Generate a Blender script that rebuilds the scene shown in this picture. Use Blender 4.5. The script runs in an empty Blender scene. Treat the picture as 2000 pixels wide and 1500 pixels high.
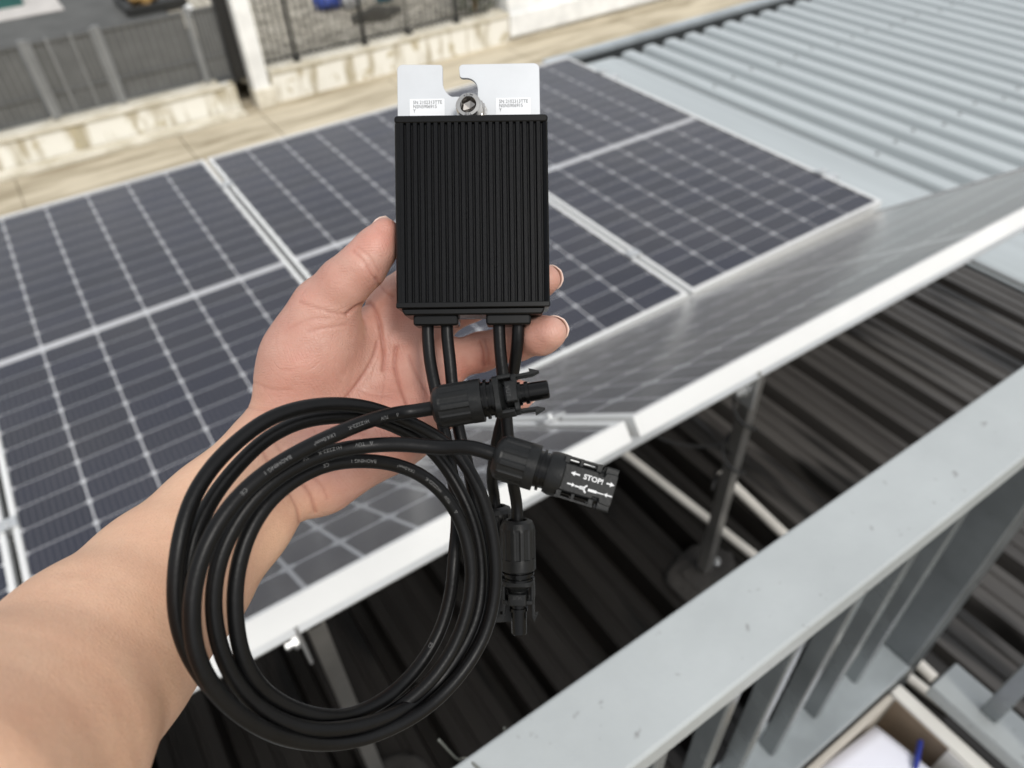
import bpy, bmesh, math, random
import numpy as np
from mathutils import Vector, Matrix

random.seed(7)
SC = bpy.context.scene
COL = SC.collection
R = math.radians

# ------------------------------------------------------------------ camera
RW = np.array([[0.82845118, -0.55921637, -0.03075213],
               [-0.40053472, -0.55320448, -0.730436],
               [0.39145955, 0.61744786, -0.68228847]])     # world -> right, down, forward
CP = np.array([-0.6258749, -3.8001832, 1.65720787])
FPX = 1432.5                                                 # focal length in photo pixels (2000 wide)
cd = bpy.data.cameras.new('camera')
cam = bpy.data.objects.new('camera', cd)
COL.objects.link(cam)
cd.sensor_width = 36.0
cd.lens = 36.0 * FPX / 2000.0
cd.clip_start = 0.01
cd.clip_end = 2000.0
cd.dof.use_dof = True
cd.dof.focus_distance = 0.333
cd.dof.aperture_fstop = 8.2
mw = Matrix.Identity(4)
for i in range(3):
    mw[i][0] = RW[0][i]; mw[i][1] = -RW[1][i]; mw[i][2] = -RW[2][i]; mw[i][3] = CP[i]
cam.matrix_world = mw
SC.camera = cam

# ------------------------------------------------------------------ sky, sun, exposure
SUN_EL, SUN_AZ = R(50), R(186)          # azimuth clockwise from +Y
w = bpy.data.worlds.new('World'); SC.world = w; w.use_nodes = True
nt = w.node_tree; nt.nodes.clear()
sky = nt.nodes.new('ShaderNodeTexSky'); sky.sky_type = 'NISHITA'; sky.sun_disc = False
sky.sun_elevation = SUN_EL; sky.sun_rotation = SUN_AZ
sky.air_density = 1.2; sky.dust_density = 7.0; sky.ozone_density = 1.0
hs = nt.nodes.new('ShaderNodeHueSaturation'); hs.inputs['Saturation'].default_value = 0.16
bg = nt.nodes.new('ShaderNodeBackground'); bg.inputs['Strength'].default_value = 0.15
wo = nt.nodes.new('ShaderNodeOutputWorld')
veil = nt.nodes.new('ShaderNodeMix'); veil.data_type = 'RGBA'; veil.inputs[0].default_value = 0.8     # even cloud layer over the sky
veil.inputs[7].default_value = (4.7, 4.9, 5.2, 1)
nt.links.new(sky.outputs[0], hs.inputs['Color']); nt.links.new(hs.outputs[0], veil.inputs[6]); nt.links.new(veil.outputs[2], bg.inputs[0]); nt.links.new(bg.outputs[0], wo.inputs[0])
sl = bpy.data.lights.new('sun', 'SUN'); sl.energy = 1.4; sl.angle = R(12); sl.color = (1.0, 0.96, 0.90)
so = bpy.data.objects.new('sun', sl); COL.objects.link(so)
sd = Vector((math.sin(SUN_AZ) * math.cos(SUN_EL), math.cos(SUN_AZ) * math.cos(SUN_EL), math.sin(SUN_EL)))
so.rotation_euler = (-sd).to_track_quat('-Z', 'Y').to_euler()
so.location = (0, 0, 12)
vs = SC.view_settings
SC.display_settings.display_device = 'sRGB'
vs.view_transform = 'Standard'; vs.look = 'None'; vs.gamma = 1.0; vs.exposure = 0.3
try: vs.use_curve_mapping = False
except Exception: pass
SC.cycles.use_denoising = True
SC.cycles.max_bounces = 8
SC.cycles.transparent_max_bounces = 12
SC.cycles.caustics_reflective = False
SC.cycles.caustics_refractive = False

# ------------------------------------------------------------------ helpers
def at(px, py, d):
    """point of the place seen at photo pixel px,py at distance d along the view axis"""
    c = np.array([(px - 1000) / FPX, (py - 750) / FPX, 1.0]) * d
    return CP + RW.T @ c
def V(p): return Vector((float(p[0]), float(p[1]), float(p[2])))
CR = np.array(RW[0]); CU = -np.array(RW[1]); CF = np.array(RW[2])     # right, up, forward

def mat(name, col, rough=0.5, metal=0.0, var=0.0, scale=6.0, col2=None, bump=0.0, bscale=60.0, spec=0.5, stretch=None,
        detail=5.0, contrast=(0.35, 0.65), coat=0.0, rvar=0.0, speck=None, speckscale=40.0, speckcut=0.62, speckst=None):
    m = bpy.data.materials.new(name); m.use_nodes = True
    t = m.node_tree; b = t.nodes['Principled BSDF']
    b.inputs['Base Color'].default_value = (*col, 1); b.inputs['Roughness'].default_value = rough
    b.inputs['Metallic'].default_value = metal; b.inputs['Specular IOR Level'].default_value = spec
    b.inputs['Coat Weight'].default_value = coat
    tc = t.nodes.new('ShaderNodeTexCoord'); mp = t.nodes.new('ShaderNodeMapping')
    t.links.new(tc.outputs['Object'], mp.inputs[0])
    if stretch: mp.inputs['Scale'].default_value = stretch
    csock = None
    if var or col2:
        n = t.nodes.new('ShaderNodeTexNoise'); n.inputs['Scale'].default_value = scale; n.inputs['Detail'].default_value = detail
        n.inputs['Roughness'].default_value = 0.6
        t.links.new(mp.outputs[0], n.inputs['Vector'])
        rp = t.nodes.new('ShaderNodeValToRGB'); rp.color_ramp.elements[0].position = contrast[0]; rp.color_ramp.elements[1].position = contrast[1]
        c2 = col2 or tuple(max(0, c * (1 - var)) for c in col)
        c1 = tuple(min(1, c * (1 + var * 0.6)) for c in col) if not col2 else col
        rp.color_ramp.elements[0].color = (*c2, 1); rp.color_ramp.elements[1].color = (*c1, 1)
        t.links.new(n.outputs['Fac'], rp.inputs[0]); csock = rp.outputs[0]
        if rvar:
            mr = t.nodes.new('ShaderNodeMapRange'); mr.inputs['To Min'].default_value = max(0.02, rough - rvar); mr.inputs['To Max'].default_value = min(1, rough + rvar)
            t.links.new(n.outputs['Fac'], mr.inputs['Value']); t.links.new(mr.outputs[0], b.inputs['Roughness'])
    if speck:
        n2 = t.nodes.new('ShaderNodeTexNoise'); n2.inputs['Scale'].default_value = speckscale; n2.inputs['Detail'].default_value = 3
        if speckst:
            mp3 = t.nodes.new('ShaderNodeMapping'); mp3.inputs['Scale'].default_value = speckst; t.links.new(tc.outputs['Object'], mp3.inputs[0]); t.links.new(mp3.outputs[0], n2.inputs['Vector'])
        else: t.links.new(tc.outputs['Object'], n2.inputs['Vector'])
        r2 = t.nodes.new('ShaderNodeValToRGB'); r2.color_ramp.elements[0].position = speckcut; r2.color_ramp.elements[1].position = min(1, speckcut + 0.07)
        t.links.new(n2.outputs['Fac'], r2.inputs[0])
        mx = t.nodes.new('ShaderNodeMix'); mx.data_type = 'RGBA'
        t.links.new(r2.outputs[0], mx.inputs[0])
        if csock: t.links.new(csock, mx.inputs[6])
        else: mx.inputs[6].default_value = (*col, 1)
        mx.inputs[7].default_value = (*speck, 1); csock = mx.outputs[2]
    if csock: t.links.new(csock, b.inputs['Base Color'])
    if bump:
        nb = t.nodes.new('ShaderNodeTexNoise'); nb.inputs['Scale'].default_value = bscale; nb.inputs['Detail'].default_value = 6
        t.links.new(mp.outputs[0], nb.inputs['Vector'])
        bp = t.nodes.new('ShaderNodeBump'); bp.inputs['Strength'].default_value = bump; bp.inputs['Distance'].default_value = 0.02
        t.links.new(nb.outputs['Fac'], bp.inputs['Height']); t.links.new(bp.outputs[0], b.inputs['Normal'])
    return m

class MB:
    def __init__(s): s.v = []; s.f = []
    def add(s, vs, fs):
        o = len(s.v); s.v += [tuple(map(float, p)) for p in vs]; s.f += [tuple(i + o for i in f) for f in fs]; return s
    def box(s, c, d, rot=None):
        c = np.array(c, float); h = np.array(d, float) / 2; P = []
        for x in (-1, 1):
            for y in (-1, 1):
                for z in (-1, 1):
                    p = np.array([x, y, z]) * h
                    P.append(c + (rot @ p if rot is not None else p))
        return s.add(P, [(0, 1, 3, 2), (4, 6, 7, 5), (0, 4, 5, 1), (2, 3, 7, 6), (0, 2, 6, 4), (1, 5, 7, 3)])
    def bar(s, a, b, wx, wy, up=(0, 0, 1)):
        """rectangular bar from a to b"""
        a = np.array(a, float); b = np.array(b, float); d = b - a; L = np.linalg.norm(d); d /= L
        x = np.cross(d, np.array(up, float))
        if np.linalg.norm(x) < 1e-5: x = np.cross(d, np.array([0, 1.0, 0]))
        x /= np.linalg.norm(x); y = np.cross(d, x)
        return s.box((a + b) / 2, (wx, wy, L), np.c_[x, y, d])
    def prism(s, poly, z0, z1, fr=None):
        """poly in 2D extruded z0..z1 in frame fr=(o,x,y,z)"""
        n = len(poly); o, x, y, z = fr if fr else (np.zeros(3), np.array([1., 0, 0]), np.array([0, 1., 0]), np.array([0, 0, 1.]))
        P = [o + x * a + y * b + z * zz for zz in (z0, z1) for a, b in poly]
        F = [tuple(range(n))[::-1], tuple(range(n, 2 * n))] + [(i, (i + 1) % n, n + (i + 1) % n, n + i) for i in range(n)]
        return s.add(P, F)
    def tube(s, pts, r, seg=12, cap=True):
        pts = np.array(pts, float); n = len(pts); rr = r if hasattr(r, '__len__') else [r] * n
        T = np.gradient(pts, axis=0); T /= np.linalg.norm(T, axis=1)[:, None] + 1e-12
        nx = np.cross(T[0], [0, 0, 1.0])
        if np.linalg.norm(nx) < 1e-3: nx = np.cross(T[0], [0, 1.0, 0])
        nx /= np.linalg.norm(nx); P = []
        for i in range(n):
            nx = nx - T[i] * (nx @ T[i]); nx /= np.linalg.norm(nx); ny = np.cross(T[i], nx)
            for k in range(seg):
                a = 2 * math.pi * k / seg; P.append(pts[i] + (nx * math.cos(a) + ny * math.sin(a)) * rr[i])
        F = [(i * seg + k, i * seg + (k + 1) % seg, (i + 1) * seg + (k + 1) % seg, (i + 1) * seg + k) for i in range(n - 1) for k in range(seg)]
        if cap: F += [tuple(range(seg))[::-1], tuple(range((n - 1) * seg, n * seg))]
        return s.add(P, F)
    def lathe(s, prof, o, ax, seg=32, ref=None, rad=None, cap=True):
        """prof = [(t, r)] along axis ax from o; rad(t, ang) may modulate"""
        o = np.array(o, float); ax = np.array(ax, float); ax /= np.linalg.norm(ax)
        x = np.array(ref if ref is not None else ([0, 0, 1.0] if abs(ax[2]) < .9 else [0, 1.0, 0]), float); x -= ax * (x @ ax); x /= np.linalg.norm(x); y = np.cross(ax, x); P = []
        for t, r in prof:
            for k in range(seg):
                a = 2 * math.pi * k / seg; q = r * (rad(t, a) if rad else 1)
                P.append(o + ax * t + (x * math.cos(a) + y * math.sin(a)) * q)
        n = len(prof)
        F = [(i * seg + k, i * seg + (k + 1) % seg, (i + 1) * seg + (k + 1) % seg, (i + 1) * seg + k) for i in range(n - 1) for k in range(seg)]
        if cap: F += [tuple(range(seg))[::-1], tuple(range((n - 1) * seg, n * seg))]
        return s.add(P, F)
    def mesh(s, name, m, M=None, smooth=False, angle=35):
        me = bpy.data.meshes.new(name)
        v = np.array(s.v)
        if M is not None:
            Mi = np.array(M.inverted()); v = v @ Mi[:3, :3].T + Mi[:3, 3]
        me.from_pydata(v.tolist(), [], s.f)
        bm = bmesh.new(); bm.from_mesh(me); bmesh.ops.recalc_face_normals(bm, faces=bm.faces); bm.to_mesh(me); bm.free()
        if m: me.materials.append(m)
        if smooth:
            me.shade_smooth(); me.set_sharp_from_angle(angle=R(angle))
        return me
    def build(s, name, m, parent=None, smooth=False, bevel=0, M=None, angle=35, bseg=2):
        """one mesh object; given a parent, the vertices go into the local space of its thing"""
        if parent is not None: M = world_of(parent)
        o = bpy.data.objects.new(name, s.mesh(name, m, M, smooth, angle))
        COL.objects.link(o)
        if parent is not None: o.parent = parent
        elif M is not None: o.matrix_world = M
        if bevel:
            b = o.modifiers.new('bevel', 'BEVEL'); b.width = bevel; b.segments = bseg; b.limit_method = 'ANGLE'; b.angle_limit = R(40)
            if not smooth: o.data.shade_smooth(); o.data.set_sharp_from_angle(angle=R(30))
        return o
def world_of(o):
    M = o.matrix_basis.copy()
    while o.parent is not None:
        o = o.parent; M = o.matrix_basis @ M
    return M
def thing(name, label, cat, loc=(0, 0, 0), group=None, rot=None):
    o = bpy.data.objects.new(name, None); COL.objects.link(o)
    M = Matrix.Translation(V(loc))
    if rot is not None: M = M @ rot.to_4x4()
    o.matrix_basis = M; o.empty_display_size = 0.05
    return tag(o, label, cat, group)
def tag(o, label, cat, group=None):
    o['label'] = label; o['category'] = cat
    if group: o['group'] = group
    return o
def struct(o): o['kind'] = 'structure'; return o
def spline(pts, step=0.003):
    P = np.array(pts, float); Q = np.vstack([2 * P[0] - P[1], P, 2 * P[-1] - P[-2]]); out = []
    for i in range(1, len(Q) - 2):
        a, b, c, d = Q[i - 1:i + 3]; n = max(2, int(np.linalg.norm(c - b) / step))
        t0 = 0; t1 = t0 + max(1e-6, np.linalg.norm(b - a)) ** .5; t2 = t1 + max(1e-6, np.linalg.norm(c - b)) ** .5; t3 = t2 + max(1e-6, np.linalg.norm(d - c)) ** .5
        for k in range(n):
            t = t1 + (t2 - t1) * k / n
            A1 = (t1 - t) / (t1 - t0) * a + (t - t0) / (t1 - t0) * b; A2 = (t2 - t) / (t2 - t1) * b + (t - t1) / (t2 - t1) * c; A3 = (t3 - t) / (t3 - t2) * c + (t - t2) / (t3 - t2) * d
            B1 = (t2 - t) / (t2 - t0) * A1 + (t - t0) / (t2 - t0) * A2; B2 = (t3 - t) / (t3 - t1) * A2 + (t - t1) / (t3 - t1) * A3
            out.append((t2 - t) / (t2 - t1) * B1 + (t - t1) / (t2 - t1) * B2)
    out.append(P[-1]); return np.array(out)
def text_mesh(txt, size, align='LEFT', bold=0.0):
    c = bpy.data.curves.new('lettering', 'FONT'); c.body = txt; c.size = size; c.align_x = align; c.resolution_u = 3; c.offset = bold
    o = bpy.data.objects.new('lettering', c); COL.objects.link(o)
    dg = bpy.context.evaluated_depsgraph_get(); dg.update()
    me = bpy.data.meshes.new_from_object(o.evaluated_get(dg))
    v = np.array([p.co[:] for p in me.vertices]); f = [tuple(p.vertices) for p in me.polygons]
    bpy.data.objects.remove(o); bpy.data.curves.remove(c); bpy.data.meshes.remove(me)
    return v, f


# ================================================================== the setting
GZ = -4.5           # alley level
RZ = -0.20          # roof level (tops of the sheets)
WY = 12.0           # face of the neighbour's low wall

def concrete_mat(name, c1, c2, c3, scale, lines=None):
    """weathered concrete: two noises, dirt patches, optional long trowel marks"""
    m = mat(name, c1, 0.9, col2=c2, scale=scale, bump=0.25, bscale=30, speck=c3, speckscale=scale * 2.3, speckcut=0.58, stretch=lines, spec=0.2)
    return m
M_ground = mat('alley_concrete', (0.58, 0.51, 0.385), 0.9, col2=(0.30, 0.25, 0.17), scale=1.7, stretch=(0.25, 1.5, 1.0), contrast=(0.36, 0.58), bump=0.2, bscale=20, detail=8, spec=0.2)
M_wallst = mat('peeling_whitewash', (0.82, 0.80, 0.73), 0.9, col2=(0.44, 0.39, 0.28), scale=2.4, stretch=(1.5, 1.0, 0.25), contrast=(0.38, 0.50), bump=0.3, speck=(0.50, 0.44, 0.30), speckscale=3.0, speckcut=0.6)
M_cap = mat('wall_cap_concrete', (0.74, 0.70, 0.60), 0.9, col2=(0.52, 0.47, 0.36), scale=2.2, bump=0.2)
M_white = mat('white_paint_weathered', (0.84, 0.84, 0.82), 0.75, var=0.14, scale=2.0, bump=0.08, bscale=20)
M_yard = mat('yard_grey_screed', (0.085, 0.085, 0.08), 0.8, var=0.25, scale=1.2)
M_yard2 = mat('yard_rubble', (0.50, 0.46, 0.38), 0.95, col2=(0.20, 0.18, 0.14), scale=5.0, contrast=(0.40, 0.62), bump=0.5, bscale=15)
M_gate = mat('gate_grey_paint', (0.11, 0.112, 0.11), 0.5, var=0.15, scale=3.0)
M_gate2 = mat('gate_light_grey_paint', (0.20, 0.205, 0.205), 0.5, var=0.12, scale=3.0)
M_black = mat('black_paint', (0.012, 0.012, 0.012), 0.5, var=0.2)
M_fence = mat('fence_dark_iron', (0.02, 0.02, 0.018), 0.6, var=0.3, scale=10)

# ground reaching the horizon
g = MB().box((0, 0, GZ - 0.1), (1600, 1600, 0.2)).build('ground', M_ground); struct(g)
# shallow drain grooves in the alley, laid as proud slabs either side (each slab its own piece)
x = -9.0; k = 0
for (y0, y1, z) in ((9.95, 11.60, 0.05), (8.50, 9.90, 0.035), (5.2, 8.46, 0.02)):
    xs = [-9, -5.1, -1.4, 1.55, 3.25, 6.2, 9.4, 12.8, 17]
    for a, b in zip(xs[:-1], xs[1:]):
        o = MB().box(((a + b) / 2, (y0 + y1) / 2, GZ + z / 2), (b - a - 0.02, y1 - y0, z)).build('concrete_slab', M_ground, g, bevel=0.008)

# the neighbour's yard behind the wall
yd = struct(MB().box((-3.4, 27.3, -3.95), (13.2, 30.0, 0.10)).build('yard_floor', M_yard))
yr = struct(MB().box((9.3, 27.3, -3.99), (12.1, 30.0, 0.12)).build('yard_ground', M_yard2))

# low wall, cap and stains
lw = thing('low_wall', 'low concrete wall with peeling whitewash under the grey metal gate', 'wall', (-3, WY, GZ))
MB().box((-3.4, WY + 0.20, (GZ - 3.93) / 2), (12.8, 0.40, -3.93 - GZ)).build('wall', M_wallst, lw)
for i in range(5):
    MB().box((-8.5 + i * 2.5 - (0.0 if i < 4 else 0.02), WY + 0.19, -3.895), (2.49, 0.50, 0.07)).build('coping', M_cap, lw, bevel=0.012)
MB().box((-3.4, WY - 0.20, GZ + 0.06), (12.8, 0.34, 0.10)).build('footing', M_cap, lw, bevel=0.02)
lw2 = thing('low_wall', 'low stained wall under the thin vertical-bar fence', 'wall', (9, WY, GZ))
MB().box((6.75, WY + 0.21, (GZ - 3.90) / 2), (6.0, 0.38, -3.90 - GZ)).build('wall', M_wallst, lw2)
for i in range(3):
    MB().box((4.75 + i * 2.0, WY + 0.2, -3.865), (1.99, 0.48, 0.07)).build('coping', M_cap, lw2, bevel=0.012)

# gate of grey sheet with ribs
gate = thing('metal_gate', 'wide grey sheet metal gate with vertical ribs behind the low wall', 'gate', (0.6, WY + 0.25, -3.86))
GY = WY + 0.25
def gate_leaf(x0, x1, mshade, ribs):
    MB().box(((x0 + x1) / 2, GY + 0.02, -3.145), (x1 - x0, 0.012, 1.30)).build('sheet', mshade, gate)
    n = max(2, int((x1 - x0) / ribs))
    for i in range(1, n):
        xx = x0 + (x1 - x0) * i / n
        MB().box((xx, GY + 0.003, -3.145), (0.014, 0.022, 1.24)).build('rib', M_gate2, gate)
    for zz in (-3.78, -3.40, -2.53):
        MB().box(((x0 + x1) / 2, GY - 0.012, zz), (x1 - x0 - 0.002, 0.03, 0.045)).build('cross_bar', M_gate, gate, bevel=0.004)
gate_leaf(-4.6, -0.42, M_gate, 0.12)
gate_leaf(-0.22, 0.06, M_gate, 0.10)
gate_leaf(0.06, 0.46, M_gate, 0.045)
gate_leaf(0.46, 0.80, M_gate, 0.10)
gate_leaf(0.99, 2.46, M_gate, 0.125)
gate_leaf(2.62, 3.05, M_gate, 0.07)
for xx, ww in ((-0.32, 0.13), (0.90, 0.13), (2.54, 0.11)):
    MB().box((xx, GY - 0.01, -3.14), (ww, 0.07, 1.40)).build('post', M_gate2, gate, bevel=0.006)
for xx in (-0.22, 0.06, 0.46, 0.80):
    MB().box((xx, GY - 0.01, -3.14), (0.045, 0.05, 1.34)).build('stile', M_gate2, gate, bevel=0.004)

tag(MB().box((3.20, GY + 0.02, -2.6), (0.24, 0.26, 2.6)).build('gate_post', M_black, bevel=0.01), 'black square post standing beside the white post', 'post')
wp = thing('post', 'tall white concrete post between the gate and the bar fence', 'post', (3.52, WY + 0.06, -4.2))
MB().box((3.50, WY + 0.05, -2.55), (0.34, 0.34, 3.1)).build('shaft', M_white, wp, bevel=0.02)
MB().box((3.52, WY + 0.03, -4.3), (0.42, 0.42, 0.42)).build('base', M_cap, wp, bevel=0.03)
dp = MB().tube(spline([(2.74, 13.0, -2.62), (2.95, 13.0, -3.03), (3.22, 13.0, -3.55)], 0.1), 0.085, 14)
tag(dp.build('pipe', M_white, smooth=True), 'fat white diagonal pipe behind the gate beside the black post', 'pipe')

# vertical-bar fence
fn = thing('bar_fence', 'dark iron fence of thin vertical bars above the stained wall', 'fence', (6.4, GY, -3.83))
FX0, FX1 = 3.74, 9.30
nb = 42
bar_me = MB().box((0, 0, 0.85), (0.032, 0.032, 1.7)).mesh('bar', M_fence)
for i in range(nb + 1):
    o = bpy.data.objects.new('bar', bar_me); COL.objects.link(o); o.parent = fn
    o.location = (FX0 + (FX1 - FX0) * i / nb - 6.4, 0, 0.03)
for zz in (-3.72, -2.25):
    MB().box(((FX0 + FX1) / 2, GY - 0.018, zz), (FX1 - FX0, 0.03, 0.04)).build('cross_bar', M_fence, fn)
for xx in (4.45, 6.05, 7.15, 8.4):
    MB().box((xx, GY - 0.03, -3.05), (0.045, 0.045, 1.62)).build('post', M_fence, fn)
    MB().box((xx, GY - 0.05, -3.80), (0.14, 0.12, 0.07)).build('foot_bracket', M_fence, fn)

# white wall at the end of the fence
ww_ = thing('white_wall', 'white painted wall with a dark opening right of the bar fence', 'wall', (12, 12.4, GZ))
MB().box((13.4, 12.35, -2.6), (7.2, 0.45, 3.8)).build('wall', M_white, ww_, bevel=0.02)
MB().box((13.4, 12.06, GZ + 0.35), (7.24, 0.12, 0.5)).build('plinth', M_white, ww_, bevel=0.02)
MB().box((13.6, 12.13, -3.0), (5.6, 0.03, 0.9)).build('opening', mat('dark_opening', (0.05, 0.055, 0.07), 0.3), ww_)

# things standing in the yard
M_pad = mat('pale_mat', (0.52, 0.49, 0.46), 0.9, var=0.1, scale=2)
ty = thing('floor_mat', 'pale grey-pink mat lying on the dark yard floor', 'mat', (-0.6, 20.9, -3.9))
MB().box((-0.55, 20.85, -3.885), (3.3, 1.9, 0.03)).build('mat', M_pad, ty, bevel=0.01)
cr = thing('crate', 'dark teal crate standing on the pale mat', 'crate', (-0.4, 21.4, -3.87))
M_teal = mat('teal_plastic', (0.02, 0.10, 0.09), 0.4, var=0.2)
MB().box((-0.55, 21.35, -3.72), (1.7, 0.7, 0.02)).build('bottom', M_teal, cr)
for yy in (21.0, 21.7): MB().box((-0.55, yy, -3.72), (1.7, 0.03, 0.3)).build('side', M_teal, cr)
for xx in (-1.38, 0.28): MB().box((xx, 21.35, -3.72), (0.03, 0.66, 0.3)).build('side', M_teal, cr)
tb = thing('tray', 'black tray holding a brown bundle behind the gate', 'tray', (3.0, 18.7, -3.9))
M_tray = mat('tray_black', (0.018, 0.018, 0.016), 0.6, var=0.3)
MB().box((3.05, 18.85, -3.86), (1.5, 1.6, 0.04)).build('bottom', M_tray, tb)
for yy in (18.05, 19.65): MB().box((3.05, yy, -3.79), (1.5, 0.08, 0.2)).build('side', M_tray, tb, bevel=0.01)
for xx in (2.33, 3.77): MB().box((xx, 18.85, -3.79), (0.08, 1.5, 0.2)).build('side', M_tray, tb, bevel=0.01)
def lump(name, c, r, m, seed, parent=None, sub=3, amp=0.25):
    rnd = np.random.RandomState(seed); bm = bmesh.new(); bmesh.ops.create_icosphere(bm, subdivisions=sub, radius=1)
    ph = rnd.rand(6, 3) * 6; fr = rnd.rand(6, 3) * 4 + 1.5
    for v in bm.verts:
        d = sum(math.sin(v.co.x * fr[i][0] + ph[i][0]) * math.sin(v.co.y * fr[i][1] + ph[i][1]) * math.sin(v.co.z * fr[i][2] + ph[i][2]) for i in range(6))
        v.co *= 1 + amp * d * 0.5
        v.co = Vector((v.co.x * r[0] + c[0], v.co.y * r[1] + c[1], v.co.z * r[2] + c[2]))
    me = bpy.data.meshes.new(name)
    if parent is not None: bm.transform(world_of(parent).inverted())
    bm.to_mesh(me); bm.free(); me.materials.append(m); me.shade_smooth()
    o = bpy.data.objects.new(name, me); COL.objects.link(o)
    if parent is not None: o.parent = parent
    return o
M_brown = mat('brown_cloth', (0.30, 0.18, 0.06), 0.9, var=0.4, scale=12)
tag(lump('cloth_bundle', (2.85, 18.8, -3.70), (0.36, 0.30, 0.18), M_brown, 3), 'ochre brown bundle lying in the black tray', 'bundle')
M_blue = mat('blue_plastic', (0.03, 0.07, 0.35), 0.45, var=0.3, scale=8)
M_bag = mat('pale_sack', (0.5, 0.5, 0.5), 0.7, var=0.3, scale=8)
tag(lump('bag', (6.6, 15.5, -3.72), (0.36, 0.30, 0.26), M_blue, 5), 'crumpled blue bag behind the bar fence', 'bag')
tag(lump('sack', (7.1, 15.2, -3.74), (0.26, 0.26, 0.22), M_bag, 6), 'pale sack leaning on the blue bag', 'sack')
tag(lump('bag', (8.0, 15.1, -3.75), (0.22, 0.22, 0.20), mat('teal_bag', (0.03, 0.16, 0.22), 0.5, var=0.3, scale=8), 8), 'small teal bag behind the bar fence, right of the sack', 'bag')
M_dirt = mat('dark_soil', (0.05, 0.045, 0.035), 0.95, var=0.4, scale=6)
tag(lump('soil_heap', (7.2, 14.2, -3.95), (0.7, 0.45, 0.2), M_dirt, 12, amp=0.3), 'dark heap of soil right behind the bar fence', 'heap')
# shrub by the white wall
M_leaf = mat('shrub_leaf', (0.06, 0.085, 0.02), 0.6, var=0.5, scale=14)
sh = thing('shrub', 'small green shrub between the bar fence and the white wall', 'shrub', (9.5, 12.9, -3.95))
rnd = np.random.RandomState(4); lb = MB()
for i in range(900):
    p = rnd.normal(size=3) * (0.28, 0.22, 0.42) + (9.4, 13.0, -3.05); a = rnd.normal(size=3); a /= np.linalg.norm(a); b = np.cross(a, rnd.normal(size=3)); b /= np.linalg.norm(b)
    lb.add([p - a * .07, p + b * .03, p + a * .07, p - b * .03], [(0, 1, 2, 3)])
fo = lb.build('foliage', M_leaf, sh); fo['kind'] = 'stuff'
for i in range(5):
    q = rnd.normal(size=3) * (.2, .15, .1) + (9.4, 13.0, -3.0)
    MB().tube([(9.4, 13.0, -3.93), (9.4 + (q[0] - 9.4) * .4, 13.0, -3.5), q], [0.02, 0.015, 0.006], 6).build('stem', M_brown, sh)
# ------------------------------------------------------------------ the house under the panels
hs_ = thing('house', 'house whose corrugated metal roof carries the solar panels', 'house', (2, -1.5, GZ))
M_hw = mat('house_wall', (0.62, 0.60, 0.55), 0.85, var=0.1, scale=1.5)
MB().box((3.0, -2.2, -2.45), (13.6, 4.7, 4.06)).build('wall', M_hw, hs_)
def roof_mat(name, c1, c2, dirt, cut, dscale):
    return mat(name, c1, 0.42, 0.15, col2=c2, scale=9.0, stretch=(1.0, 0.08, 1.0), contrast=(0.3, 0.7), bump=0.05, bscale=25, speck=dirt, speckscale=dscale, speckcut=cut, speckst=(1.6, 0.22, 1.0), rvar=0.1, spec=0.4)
M_dark = roof_mat('roof_weathered_painted_shade', (0.022, 0.0195, 0.0175), (0.010, 0.009, 0.008), (0.005, 0.0047, 0.0044), 0.60, 6.5)  # shade on the roof painted in as near-black, plus streaky grime
M_dark2 = roof_mat('roof_weathered_painted_lit', (0.095, 0.088, 0.081), (0.042, 0.038, 0.035), (0.015, 0.014, 0.013), 0.60, 5.0)  # same roof where more light falls: lighter tone painted in, grime streaks kept
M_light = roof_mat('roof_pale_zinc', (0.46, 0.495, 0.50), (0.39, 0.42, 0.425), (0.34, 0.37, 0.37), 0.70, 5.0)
def sheet(x0, x1, y0, y1, pitch, prof, z, m, name='roof_sheet', dz=0.0):
    """trapezoid sheet: prof = [(fraction of the pitch, height)]"""
    P = []; x = x0
    while x < x1 - 1e-6:
        for fr, h in prof:
            if x + fr * pitch <= x1 + 1e-6: P.append((x + fr * pitch, h))
        x += pitch
    if P[-1][0] < x1 - 1e-4: P.append((x1, prof[0][1]))
    n = len(P); ys = np.linspace(y0, y1, 5); mb = MB()
    vs_ = [(px, yy, z + pz + dz) for yy in ys for px, pz in P]
    mb.add(vs_, [(j * n + i, j * n + i + 1, (j + 1) * n + i + 1, (j + 1) * n + i) for j in range(len(ys) - 1) for i in range(n - 1)])
    o = mb.build(name, m, hs_)
    so_ = o.modifiers.new('thickness', 'SOLIDIFY'); so_.thickness = 0.0015; so_.offset = -1
    return o
DARK = [(0.0, -0.075), (0.13, -0.075), (0.20, 0.0), (0.36, 0.0), (0.38, -0.006), (0.44, -0.006), (0.46, 0.0), (0.66, 0.0), (0.68, -0.006), (0.74, -0.006), (0.76, 0.0), (0.90, 0.0), (0.97, -0.075)]
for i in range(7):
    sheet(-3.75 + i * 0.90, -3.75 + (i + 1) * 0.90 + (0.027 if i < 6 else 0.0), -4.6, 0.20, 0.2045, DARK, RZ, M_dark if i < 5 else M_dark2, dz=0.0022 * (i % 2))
LIGHT = [(0.0, 0.0), (0.34, 0.0), (0.36, 0.006), (0.44, 0.060), (0.47, 0.066), (0.53, 0.068), (0.86, 0.068), (0.90, 0.066), (0.98, 0.006)]
for i in range(7):
    sheet(2.90 + i * 1.0, 2.90 + (i + 1) * 1.0 + (0.03 if i < 6 else 0), -4.6, 0.26, 0.2, LIGHT, RZ - 0.060, M_light, dz=0.0022 * (i % 2))
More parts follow.
